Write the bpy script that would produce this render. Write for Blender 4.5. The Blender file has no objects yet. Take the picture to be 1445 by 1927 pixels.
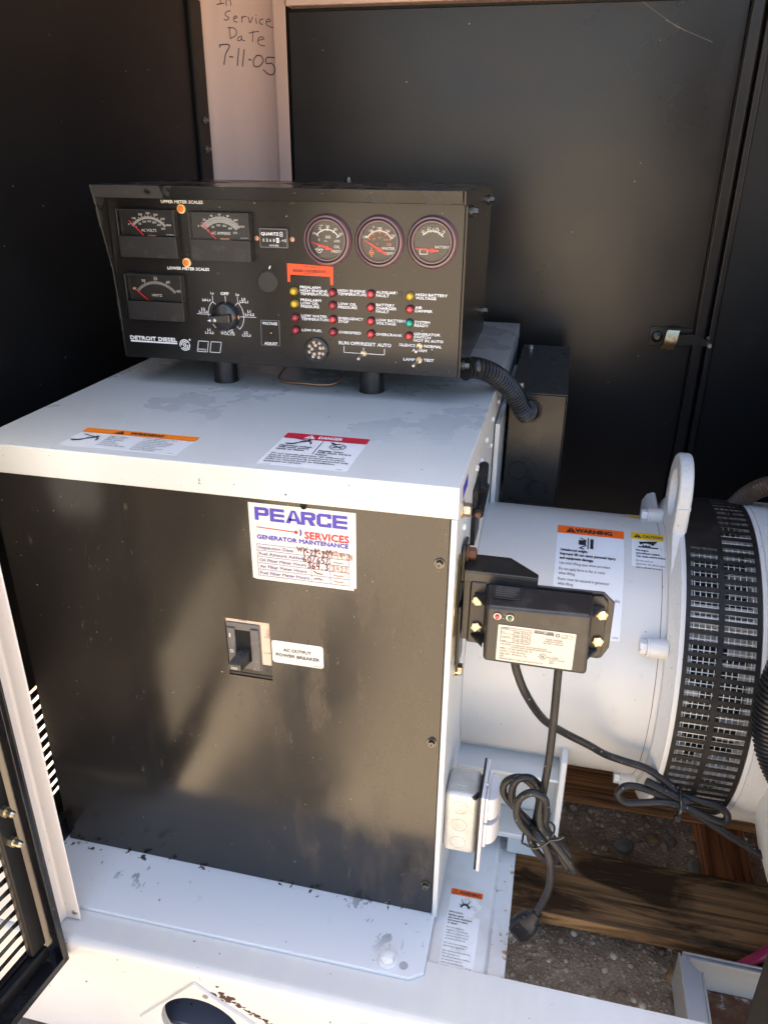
import bpy, math, random
from mathutils import Vector as V, Matrix, noise as mnoise
R = math.radians
rng = random.Random(7)
S = bpy.context.scene
C = bpy.context.collection
PI = math.pi

# ------------------------------------------------------------------ camera
cd = bpy.data.cameras.new('camera'); cam = bpy.data.objects.new('camera', cd); C.objects.link(cam)
cd.sensor_fit = 'VERTICAL'; cd.sensor_height = 36.0; cd.lens = 26.938
cd.clip_start = 0.01; cd.clip_end = 1000
cam.matrix_world = Matrix(((0.9742, -0.1016, 0.2014, 0.0915),
                           (0.2254, 0.4066, -0.8854, -0.72),
                           (0.0081, 0.9079, 0.4190, 0.3036),
                           (0, 0, 0, 1)))
S.camera = cam

# ------------------------------------------------------------------ sky, sun, exposure
SUN_EL, SUN_AZ = 74.0, -25.0        # azimuth from +Y (behind the enclosure) towards -X when negative
w = bpy.data.worlds.new('World'); S.world = w; w.use_nodes = True
nt = w.node_tree
sky = nt.nodes.new('ShaderNodeTexSky'); sky.sky_type = 'NISHITA'; sky.sun_disc = False
sky.sun_elevation = R(SUN_EL); sky.sun_rotation = R(SUN_AZ); sky.dust_density = 3.0; sky.air_density = 1.0; sky.ozone_density = .5
bg = nt.nodes['Background']; bg.inputs['Strength'].default_value = 0.15
nt.links.new(sky.outputs[0], bg.inputs['Color'])
sl = bpy.data.lights.new('sun', 'SUN'); sl.energy = 5.0; sl.angle = R(0.5); sl.color = (1, 0.93, 0.82)
sun = bpy.data.objects.new('sun', sl); C.objects.link(sun)
sd = V((math.sin(R(SUN_AZ)) * math.cos(R(SUN_EL)), math.cos(R(SUN_AZ)) * math.cos(R(SUN_EL)), math.sin(R(SUN_EL))))
sun.rotation_euler = sd.to_track_quat('Z', 'Y').to_euler(); sun.location = sd * 8
S.view_settings.view_transform = 'Standard'; S.view_settings.look = 'None'
S.view_settings.exposure = 2.26; S.view_settings.gamma = 1.0
S.cycles.max_bounces = 10; S.cycles.diffuse_bounces = 5; S.cycles.glossy_bounces = 4
S.cycles.transparent_max_bounces = 12
S.cycles.sample_clamp_indirect = 6.0
S.cycles.use_denoising = True

# ------------------------------------------------------------------ materials
MATS = {}
def mat(name, col, rough=0.5, metal=0.0, layers=(), bump=None, coat=0.0, spec=0.5, island=None, warp=None):
    """layers: dict(scale, lo, hi, col, rough, stretch, detail, lim=(axis, a, b))"""
    m = bpy.data.materials.new(name); m.use_nodes = True
    t = m.node_tree; n = t.nodes; L = t.links
    b = n['Principled BSDF']
    b.inputs['Metallic'].default_value = metal; b.inputs['Coat Weight'].default_value = coat
    b.inputs['Coat Roughness'].default_value = 0.12
    b.inputs['Specular IOR Level'].default_value = spec
    tc = n.new('ShaderNodeTexCoord')
    rgb = n.new('ShaderNodeRGB'); rgb.outputs[0].default_value = (*col, 1); cs = rgb.outputs[0]
    val = n.new('ShaderNodeValue'); val.outputs[0].default_value = rough; rs = val.outputs[0]
    if island:
        g = n.new('ShaderNodeNewGeometry'); rp = n.new('ShaderNodeValToRGB')
        el = rp.color_ramp.elements
        for i, c_ in enumerate(island):
            e = el[i] if i < 2 else el.new(i / (len(island) - 1))
            e.position = i / (len(island) - 1); e.color = (*c_, 1)
        L.new(g.outputs['Random Per Island'], rp.inputs[0]); cs = rp.outputs[0]
    for ly in layers:
        mp = n.new('ShaderNodeMapping'); mp.inputs['Scale'].default_value = ly.get('stretch', (1, 1, 1))
        mp.inputs['Location'].default_value = (rng.random() * 9, rng.random() * 9, rng.random() * 9)
        L.new(tc.outputs['Object'], mp.inputs[0])
        nz = n.new('ShaderNodeTexNoise'); nz.inputs['Scale'].default_value = ly['scale']
        nz.inputs['Detail'].default_value = ly.get('detail', 5); nz.inputs['Roughness'].default_value = ly.get('nr', 0.6)
        nz.inputs['Distortion'].default_value = ly.get('dist', 0)
        L.new(mp.outputs[0], nz.inputs['Vector'])
        mr = n.new('ShaderNodeMapRange'); mr.inputs['From Min'].default_value = ly['lo']; mr.inputs['From Max'].default_value = ly['hi']
        mr.inputs['To Max'].default_value = ly.get('amt', 1.0)
        L.new(nz.outputs['Fac'], mr.inputs[0]); f = mr.outputs[0]
        for lim in ly.get('lims', ()):
            sp = n.new('ShaderNodeSeparateXYZ'); L.new(tc.outputs['Object'], sp.inputs[0])
            m2 = n.new('ShaderNodeMapRange'); m2.inputs['From Min'].default_value = lim[1]; m2.inputs['From Max'].default_value = lim[2]
            L.new(sp.outputs[lim[0]], m2.inputs[0])
            mu = n.new('ShaderNodeMath'); mu.operation = 'MULTIPLY'; L.new(f, mu.inputs[0]); L.new(m2.outputs[0], mu.inputs[1]); f = mu.outputs[0]
        if 'col' in ly:
            mx = n.new('ShaderNodeMix'); mx.data_type = 'RGBA'; L.new(f, mx.inputs[0]); L.new(cs, mx.inputs[6])
            mx.inputs[7].default_value = (*ly['col'], 1); cs = mx.outputs[2]
        if 'rough' in ly:
            mx = n.new('ShaderNodeMix'); mx.data_type = 'FLOAT'; L.new(f, mx.inputs[0]); L.new(rs, mx.inputs[2])
            mx.inputs[3].default_value = ly['rough']; rs = mx.outputs[0]
    L.new(cs, b.inputs['Base Color']); L.new(rs, b.inputs['Roughness'])
    if bump:
        nz = n.new('ShaderNodeTexNoise'); nz.inputs['Scale'].default_value = bump[0]; nz.inputs['Detail'].default_value = 4
        if len(bump) > 3:
            mp = n.new('ShaderNodeMapping'); mp.inputs['Scale'].default_value = bump[3]; L.new(tc.outputs['Object'], mp.inputs[0]); L.new(mp.outputs[0], nz.inputs['Vector'])
        else: L.new(tc.outputs['Object'], nz.inputs['Vector'])
        bp = n.new('ShaderNodeBump'); bp.inputs['Strength'].default_value = bump[1]; bp.inputs['Distance'].default_value = bump[2]
        L.new(nz.outputs['Fac'], bp.inputs['Height'])
        if warp:      # gentle oil-canning of thin sheet
            n2 = n.new('ShaderNodeTexNoise'); n2.inputs['Scale'].default_value = warp[0]; n2.inputs['Detail'].default_value = 1.5; L.new(tc.outputs['Object'], n2.inputs['Vector'])
            b2 = n.new('ShaderNodeBump'); b2.inputs['Strength'].default_value = warp[1]; b2.inputs['Distance'].default_value = warp[2]
            L.new(n2.outputs['Fac'], b2.inputs['Height']); L.new(b2.outputs[0], bp.inputs['Normal'])
        L.new(bp.outputs[0], b.inputs['Normal'])
    MATS[name] = m
    return m
def flat(name, col, rough=0.5, **k): return mat(name, col, rough, **k)

GREY = (0.57, 0.585, 0.58)
DUST = dict(scale=9, lo=0.5, hi=0.75, col=(0.52, 0.5, 0.46), amt=0.45)
SPECK = dict(scale=170, lo=0.735, hi=0.76, col=(0.05, 0.04, 0.035), detail=2)
RUST = (0.19, 0.065, 0.02)
mat('grey_paint', GREY, 0.38, layers=[DUST, dict(scale=30, lo=.4, hi=.7, rough=.5)], bump=(140, .06, .001), coat=.15)
mat('top_paint', (0.585, 0.59, 0.565), 0.34, coat=.2, bump=(120, .05, .001), layers=[DUST,
    dict(scale=5.5, lo=.52, hi=.56, col=(0.50, 0.52, 0.51), rough=.17, amt=.75, detail=6, lims=[(1, -.31, -.22)]),
    dict(scale=60, lo=.66, hi=.69, col=(0.74, 0.75, 0.75), rough=.5, amt=.6, detail=6), SPECK])
mat('barrel_paint', (0.565, 0.56, 0.54), 0.36, coat=.15, bump=(45, .12, .002), layers=[
    dict(scale=30, lo=.62, hi=.72, col=(0.44, 0.41, 0.37), amt=.6, detail=9, stretch=(1, .6, .6)), dict(scale=40, lo=.71, hi=.73, col=(0.12, 0.09, 0.07), amt=.8, detail=8),
    dict(scale=6, lo=.45, hi=.75, col=(0.6, 0.57, 0.52), amt=.6), dict(scale=210, lo=.745, hi=.77, col=(0.16, 0.08, 0.04), detail=2),
    dict(scale=25, lo=.4, hi=.7, rough=.5)])
mat('cast_paint', (0.57, 0.565, 0.545), 0.42, bump=(260, .35, .002), layers=[dict(scale=8, lo=.5, hi=.8, col=(0.55, 0.53, 0.5), amt=.6),
    dict(scale=190, lo=.73, hi=.75, col=(0.1, 0.06, 0.04), detail=2)])
mat('beam_paint', (0.57, 0.56, 0.54), 0.42, bump=(90, .08, .001), layers=[DUST,
    dict(scale=3, lo=.5, hi=.62, col=(0.62, 0.6, 0.55), amt=.5, stretch=(6, 1, .5)),
    dict(scale=95, lo=.725, hi=.74, col=(0.045, 0.035, 0.03), detail=3),
    dict(scale=22, lo=.745, hi=.765, col=RUST, detail=7, dist=.6)])
mat('flange_paint', (0.62, 0.635, 0.65), 0.36, coat=.2, bump=(60, .1, .001), layers=[
    dict(scale=110, lo=.72, hi=.735, col=(0.03, 0.028, 0.03), detail=3),
    dict(scale=60, lo=.60, hi=.62, col=(0.05, 0.035, 0.028), detail=9, lims=[(1, -.4125, -.4105)], amt=1),
    dict(scale=48, lo=.60, hi=.62, col=(0.03, 0.028, 0.03), detail=9, lims=[(1, -.475, -.415), (0, .13, .22)], stretch=(1.3, .7, 1)),
    dict(scale=44, lo=.61, hi=.63, col=(0.03, 0.028, 0.03), detail=9, lims=[(1, -.47, -.415), (0, -.02, -.10)], stretch=(1.5, .6, 1))])
mat('rusty_paint', (0.66, 0.66, 0.65), 0.45, bump=(90, .1, .001), layers=[
    dict(scale=12, lo=.45, hi=.75, col=(0.5, 0.43, 0.37), amt=.8),
    dict(scale=70, lo=.58, hi=.66, col=(0.33, 0.16, 0.06), detail=6, lims=[(0, .276, .284)]),
    dict(scale=70, lo=.735, hi=.76, col=RUST, detail=6)])
mat('post_paint', (0.66, 0.63, 0.605), 0.42, layers=[dict(scale=4, lo=.4, hi=.7, col=(0.64, 0.6, 0.57), amt=.6), SPECK], bump=(120, .05, .001))
mat('beige_post', (0.80, 0.555, 0.475), 0.4, layers=[dict(scale=3, lo=.4, hi=.7, col=(0.68, 0.46, 0.395), amt=.6, stretch=(3, 3, .6))], bump=(120, .05, .001))
BSPECK = dict(scale=230, lo=.80, hi=.83, col=(0.4, 0.37, 0.33), detail=1)
mat('black_panel', (0.011, 0.0105, 0.0105), 0.15, bump=(300, .03, .0004), spec=.6, warp=(5, .5, .006), layers=[
    dict(scale=3.5, lo=.45, hi=.75, col=(0.028, 0.022, 0.016), rough=.24, amt=.8, detail=7, dist=.5),
    dict(scale=13, lo=.5, hi=.75, col=(0.05, 0.038, 0.025), rough=.42, amt=.8, detail=9, stretch=(2.0, 1, .7), lims=[(0, .0, .12)]),
    dict(scale=45, lo=.66, hi=.70, col=(0.08, 0.066, 0.05), rough=.5, amt=.3, detail=10, stretch=(1.6, 1, .5)),
    dict(scale=120, lo=.6, hi=.9, rough=.24, stretch=(1, 1, .1)), BSPECK,
    dict(scale=420, lo=.78, hi=.82, col=(0.22, 0.2, 0.17), detail=1)])
mat('control_black', (0.010, 0.0095, 0.0095), 0.2, bump=(420, .10, .0004), spec=.42, layers=[
    dict(scale=5, lo=.45, hi=.75, col=(0.026, 0.023, 0.02), rough=.3, amt=.7, detail=7),
    dict(scale=60, lo=.66, hi=.75, col=(0.11, 0.1, 0.09), detail=8, amt=.45, stretch=(.6, .6, 2.2)), BSPECK])
mat('hood_black', (0.010, 0.010, 0.010), 0.2, spec=.4, layers=[
    dict(scale=16, lo=.5, hi=.53, col=(0.035, 0.034, 0.033), rough=.5, detail=3, stretch=(1, 1, 1), amt=.85),
    dict(scale=90, lo=.68, hi=.72, col=(0.3, 0.29, 0.28), detail=7, amt=.7, stretch=(1, 3, 3)), BSPECK])
mat('wall_black', (0.006, 0.006, 0.0068), 0.46, spec=.34, bump=(260, .05, .0008), warp=(4, .5, .008), layers=[
    dict(scale=3, lo=.4, hi=.75, col=(0.011, 0.0105, 0.0105), rough=.42, amt=.8, detail=6), dict(scale=7, lo=.62, hi=.72, col=(0.035, 0.031, 0.027), amt=.35, detail=7),
    dict(scale=150, lo=.815, hi=.835, col=(0.4, 0.38, 0.36), detail=1)])
mat('door_black', (0.008, 0.008, 0.010), 0.2, coat=.15, spec=.4, layers=[dict(scale=14, lo=.5, hi=.7, col=(0.02, 0.019, 0.019), rough=.4, amt=.7, detail=7), BSPECK])
mat('rear_door_black', (0.016, 0.0135, 0.013), 0.27, bump=(330, .1, .0007), spec=.42, warp=(4, .5, .008), layers=[
    dict(scale=3, lo=.4, hi=.75, col=(0.032, 0.026, 0.024), rough=.34, amt=.8, detail=6), dict(scale=150, lo=.82, hi=.84, col=(0.5, 0.48, 0.45), detail=1)])
mat('satin_black', (0.014, 0.0135, 0.013), 0.3, layers=[dict(scale=40, lo=.5, hi=.8, col=(0.06, 0.055, 0.05), amt=.6, detail=7), BSPECK])
mat('relay_black', (0.02, 0.018, 0.016), 0.26, bump=(300, .06, .0006), layers=[dict(scale=12, lo=.4, hi=.7, col=(0.034, 0.028, 0.022), rough=.36, amt=.8, detail=7), BSPECK])
mat('charger_black', (0.02, 0.018, 0.017), 0.42, bump=(500, .15, .0004), layers=[
    dict(scale=30, lo=.5, hi=.8, col=(0.07, 0.066, 0.06), amt=.7, detail=8, rough=.55), dict(scale=300, lo=.74, hi=.78, col=(0.4, 0.37, 0.33), detail=2)])
mat('rubber', (0.012, 0.012, 0.013), 0.42, spec=.32, layers=[dict(scale=60, lo=.5, hi=.8, col=(0.04, 0.038, 0.036), amt=.5, detail=6), dict(scale=300, lo=.74, hi=.77, col=(.4, .38, .35), detail=1)])
mat('conduit_black', (0.012, 0.012, 0.0125), 0.3, layers=[dict(scale=40, lo=.5, hi=.8, col=(0.06, 0.056, 0.05), amt=.6, detail=6)])
mat('hose_brown', (0.06, 0.04, 0.028), 0.4)
mat('hole_black', (0.003, 0.003, 0.003), 0.9)
mat('dull_steel', (0.15, 0.14, 0.125), 0.4, 1.0)
mat('duct_grey', (0.36, 0.355, 0.35), 0.6)
mat('steel', (0.55, 0.53, 0.49), 0.36, 1.0, layers=[dict(scale=120, lo=.5, hi=.7, col=(0.3, 0.24, 0.18), rough=.55, detail=5, amt=.7)])
mat('zinc', (0.66, 0.58, 0.40), 0.33, 1.0, layers=[dict(scale=150, lo=.48, hi=.66, col=(0.5, 0.3, 0.14), rough=.55, detail=5, amt=.8)])
mat('white_bolt', (0.66, 0.66, 0.65), 0.4, layers=[dict(scale=150, lo=.62, hi=.68, col=(0.1, .08, .06), detail=4)])
mat('rust_bolt', (0.14, 0.055, 0.028), 0.75, bump=(400, .5, .001))
mat('grass_reflection_metal', (0.30, 0.25, 0.12), 0.3, .6, layers=[dict(scale=60, lo=.4, hi=.65, col=(0.06, 0.05, 0.03), detail=8, stretch=(1, 3, .35)),  # plate metal with a yellow grass reflection painted into its colour and streaks
    dict(scale=90, lo=.55, hi=.7, col=(.6, .52, .3), detail=8, stretch=(1, 4, .3))])
mat('galvanised', (0.60, 0.59, 0.55), 0.45, .3, bump=(260, .35, .001), layers=[dict(scale=30, lo=.4, hi=.7, col=(0.44, 0.42, 0.37), detail=7), dict(scale=150, lo=.62, hi=.7, col=(0.72, 0.7, 0.64), detail=4)])
mat('cover_plastic', (0.68, 0.66, 0.66), 0.35, layers=[dict(scale=12, lo=.4, hi=.7, col=(.6, .57, .57), amt=.5)])
mat('sticker_white', (0.60, 0.595, 0.57), 0.35, layers=[dict(scale=30, lo=.5, hi=.75, col=(.54, .53, .5), amt=.5)])
mat('label_white', (0.69, 0.695, 0.70), 0.38, layers=[dict(scale=14, lo=.5, hi=.75, col=(.62, .60, .58), amt=.5)])
mat('label_stained', (0.76, 0.75, 0.74), 0.4, layers=[dict(scale=26, lo=.6, hi=.66, col=(.58, .55, .52), detail=6, amt=.7), dict(scale=90, lo=.71, hi=.73, col=(.45, .2, .06), detail=4)])
mat('label_cream', (0.52, 0.49, 0.415), 0.4, layers=[dict(scale=120, lo=.71, hi=.74, col=(.45, .3, .18), detail=4)])
mat('breaker_grey', (0.11, 0.103, 0.10), 0.4, layers=[dict(scale=160, lo=.6, hi=.66, col=(.3, .27, .24), detail=5, amt=.8, lims=[(2, .42, .38)])])
mat('cream_plate', (0.66, 0.5, 0.38), 0.5)
mat('warn_orange', (0.88, 0.13, 0.012), 0.38)
mat('warn_amber', (0.88, 0.21, 0.01), 0.38)
mat('tag_orange', (0.82, 0.075, 0.012), 0.4)
mat('danger_red', (0.56, 0.012, 0.035), 0.38, layers=[dict(scale=40, lo=.62, hi=.66, col=(.6, .5, .48), detail=6, amt=.8)])
mat('caution_yellow', (0.80, 0.50, 0.01), 0.38)
mat('ink_black', (0.018, 0.016, 0.018), 0.5)
mat('ink_faded', (0.22, 0.2, 0.19), 0.5)
mat('ink_blue', (0.05, 0.035, 0.36), 0.45)
mat('ink_purple', (0.09, 0.06, 0.22), 0.45)
mat('ink_red', (0.55, 0.008, 0.04), 0.45)
mat('ink_white', (0.78, 0.78, 0.77), 0.45)
mat('ink_grey', (0.33, 0.33, 0.34), 0.45)
mat('ink_orange', (0.75, 0.2, 0.05), 0.45)
mat('pen_brown', (0.16, 0.03, 0.035), 0.6)
mat('pen_tan', (0.42, 0.2, 0.1), 0.6)
mat('pen_marker', (0.12, 0.075, 0.085), 0.6)
mat('needle_red', (0.72, 0.02, 0.02), 0.4)
mat('led_red', (0.36, 0.02, 0.03), 0.22, coat=.6)
mat('led_bright', (0.62, 0.045, 0.045), 0.22, coat=.6)
mat('led_collar', (0.11, 0.008, 0.012), 0.3)
mat('led_yellow', (0.62, 0.4, 0.015), 0.22, coat=.6)
mat('led_yellow_collar', (0.3, 0.19, 0.012), 0.3)
mat('led_green', (0.01, 0.36, 0.23), 0.22, coat=.6)
mat('led_green_collar', (0.01, 0.09, 0.06), 0.3)
mat('green_dark', (0.02, 0.09, 0.03), 0.2, coat=.6)
mat('lamp_orange', (0.85, 0.14, 0.005), 0.3, coat=.5)
mat('lamp_ring', (0.85, 0.62, 0.25), 0.35)
mat('bezel', (0.13, 0.065, 0.078), 0.28, coat=.5)
mat('meter_cover', (0.017, 0.0165, 0.0165), 0.36, layers=[dict(scale=50, lo=.55, hi=.8, col=(.08, .08, .08), amt=.6, detail=7)])
mat('dial_black', (0.006, 0.006, 0.0065), 0.45)
mat('gauge_face', (0.03, 0.026, 0.024), 0.45)
mat('knob_black', (0.015, 0.015, 0.016), 0.25, coat=.3, layers=[dict(scale=120, lo=.6, hi=.8, col=(.1, .1, .1), amt=.5, detail=6)])
mat('copper', (0.5, 0.26, 0.16), 0.4, .8)
mat('mesh_cream', (0.80, 0.76, 0.66), 0.5)
mat('guard_black', (0.010, 0.009, 0.0085), 0.5, spec=.25, layers=[dict(scale=40, lo=.5, hi=.75, col=(.03, .026, .022), amt=.7)])
mat('rotor_dark', (0.012, 0.012, 0.014), 0.6)
mat('duct_white', (0.5, 0.49, 0.48), 0.5)
mat('pink', (0.66, 0.06, 0.17), 0.32)
mat('tray_paint', (0.47, 0.5, 0.53), 0.4)
mat('tray_rust', (0.42, 0.45, 0.47), 0.6, bump=(120, .5, .003), layers=[dict(scale=14, lo=.40, hi=.45, col=(0.10, 0.035, 0.018), detail=9, nr=.7), dict(scale=50, lo=.5, hi=.65, col=(.16, .1, .05), detail=6, amt=.7)])
WL = [dict(scale=5, lo=.44, hi=.58, col=(0.095, 0.052, 0.024), stretch=(.8, 2.2, 3), detail=9, dist=.9),
      dict(scale=22, lo=.46, hi=.66, col=(0.04, 0.022, 0.012), stretch=(.10, 4, 4), detail=7, amt=.9, dist=.4),
      dict(scale=55, lo=.60, hi=.68, col=(0.42, 0.25, 0.11), stretch=(.22, 2, 2), detail=6, amt=.8)]
mat('wood_dark', (0.56, 0.325, 0.145), 0.62, layers=WL, bump=(40, .5, .003, (.12, 4, 4)))
mat('wood_orange', (0.60, 0.29, 0.11), 0.62, layers=[dict(scale=30, lo=.4, hi=.65, col=(0.13, 0.05, 0.018), stretch=(.12, 4, 4), detail=6)], bump=(40, .5, .003, (.12, 4, 4)))
mat('wood_red', (0.42, 0.15, 0.05), 0.5, layers=[dict(scale=24, lo=.4, hi=.65, col=(0.06, 0.02, 0.01), stretch=(4, .12, 4), detail=6)], bump=(40, .5, .003, (4, .12, 4)))
mat('dirt', (0.44, 0.335, 0.235), 0.95, bump=(150, .8, .006), layers=[dict(scale=7, lo=.4, hi=.7, col=(0.32, 0.235, 0.165), detail=8),
    dict(scale=260, lo=.58, hi=.64, col=(.58, .49, .39), detail=3, amt=.9)])
mat('bounce_tan', (0.54, 0.425, 0.29), 0.95, bump=(40, .5, .01), layers=[dict(scale=3, lo=.4, hi=.7, col=(0.44, 0.34, 0.22), detail=8)])  # tan tinted to warm the bounced light
mat('pebble', (0.2, 0.17, 0.14), 0.85, island=[(0.26, 0.19, 0.135), (0.45, 0.34, 0.24), (0.33, 0.25, 0.18), (0.68, 0.57, 0.44), (0.28, 0.2, 0.145), (0.55, 0.44, 0.33)])
mat('door_foam', (0.012, 0.0115, 0.011), 0.85, spec=.08, bump=(200, .2, .001), layers=[dict(scale=40, lo=.6, hi=.75, col=(.03, .028, .026), detail=7)])
mat('rust_dark', (0.055, 0.022, 0.016), 0.85)
mat('hole_shade_grey', (0.10, 0.115, 0.14), 0.6, layers=[dict(scale=70, lo=.66, hi=.7, col=(.03, .02, .015), detail=5)])  # dark grey with the shade inside the beam hole put into its colour
mat('stone', (0.3, 0.235, 0.18), 0.8, bump=(90, .4, .003), layers=[dict(scale=40, lo=.4, hi=.7, col=(.17, .13, .1), detail=6)])
mat('stone_orange', (0.36, 0.22, 0.1), 0.8, bump=(90, .4, .003), layers=[dict(scale=40, lo=.4, hi=.7, col=(.22, .13, .07), detail=6)])
mat('stone_grey', (0.2, 0.19, 0.175), 0.8, bump=(90, .4, .003), layers=[dict(scale=40, lo=.4, hi=.7, col=(.12, .11, .1), detail=6)])
mat('brick_red', (0.25, 0.07, 0.04), 0.9)
def glass():
    m = bpy.data.materials.new('clear_window'); m.use_nodes = True; t = m.node_tree; t.nodes.clear()
    o = t.nodes.new('ShaderNodeOutputMaterial'); mx = t.nodes.new('ShaderNodeMixShader'); fr = t.nodes.new('ShaderNodeFresnel')
    tr = t.nodes.new('ShaderNodeBsdfTransparent'); gl = t.nodes.new('ShaderNodeBsdfGlossy'); gl.inputs['Roughness'].default_value = .06
    fr.inputs[0].default_value = 1.4
    t.links.new(fr.outputs[0], mx.inputs[0]); t.links.new(tr.outputs[0], mx.inputs[1]); t.links.new(gl.outputs[0], mx.inputs[2]); t.links.new(mx.outputs[0], o.inputs[0])
    MATS['clear_window'] = m
glass()

# ------------------------------------------------------------------ geometry helpers
class Fr:
    """a local frame: point(a,b,c) = o + a*u + b*v + c*n"""
    def __init__(s, o=(0, 0, 0), u=(1, 0, 0), v=(0, 0, 1)):
        s.o = V(o); s.u = V(u).normalized(); s.v = V(v).normalized(); s.n = s.u.cross(s.v)
    def p(s, a, b, c=0): return s.o + s.u * a + s.v * b + s.n * c
class CylFr:
    """a = world X, b = arc length round a cylinder along X (0 = nearest the viewer), c = height off it"""
    def __init__(s, yc, zc, r): s.yc, s.zc, s.r = yc, zc, r
    def p(s, a, b, c=0):
        t = b / s.r; rr = s.r + c
        return V((a, s.yc - rr * math.cos(t), s.zc + rr * math.sin(t)))
W0 = Fr((0, 0, 0), (1, 0, 0), (0, 1, 0))         # plain x,y,z
FRONT = lambda y, x=0, z=0: Fr((x, y, z), (1, 0, 0), (0, 0, 1))   # faces the viewer (-Y)
TOP = lambda z, x=0, y=0: Fr((x, y, z), (1, 0, 0), (0, 1, 0))
SIDE = lambda x, y=0, z=0: Fr((x, y, z), (0, 1, 0), (0, 0, 1))    # faces +X

def frame_along(d):
    d = V(d).normalized(); a = V((0, 0, 1)) if abs(d.z) < .9 else V((1, 0, 0))
    u = a.cross(d).normalized(); return u, d.cross(u)
def spline(pts, n=8):
    P = [V(p) for p in pts]; P = [P[0] * 2 - P[1]] + P + [P[-1] * 2 - P[-2]]; out = []
    for i in range(1, len(P) - 2):
        for k in range(n):
            t = k / n
            out.append(.5 * ((2 * P[i]) + (P[i + 1] - P[i - 1]) * t + (2 * P[i - 1] - 5 * P[i] + 4 * P[i + 1] - P[i + 2]) * t * t + (3 * P[i] - P[i - 1] - 3 * P[i + 1] + P[i + 2]) * t ** 3))
    out.append(P[-2]); return out
TXT = {}
def glyphs(s):
    if s not in TXT:
        c = bpy.data.curves.new('t', 'FONT'); c.body = s; c.size = 1; c.resolution_u = 2
        o = bpy.data.objects.new('t', c); C.objects.link(o)
        m = bpy.data.meshes.new_from_object(o.evaluated_get(bpy.context.evaluated_depsgraph_get()))
        vs = [tuple(v.co) for v in m.vertices]; fs = [tuple(p.vertices) for p in m.polygons]
        bpy.data.objects.remove(o); bpy.data.curves.remove(c); bpy.data.meshes.remove(m)
        TXT[s] = (vs, fs)
    return TXT[s]
CAP = max(v[1] for v in glyphs('H')[0])

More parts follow.
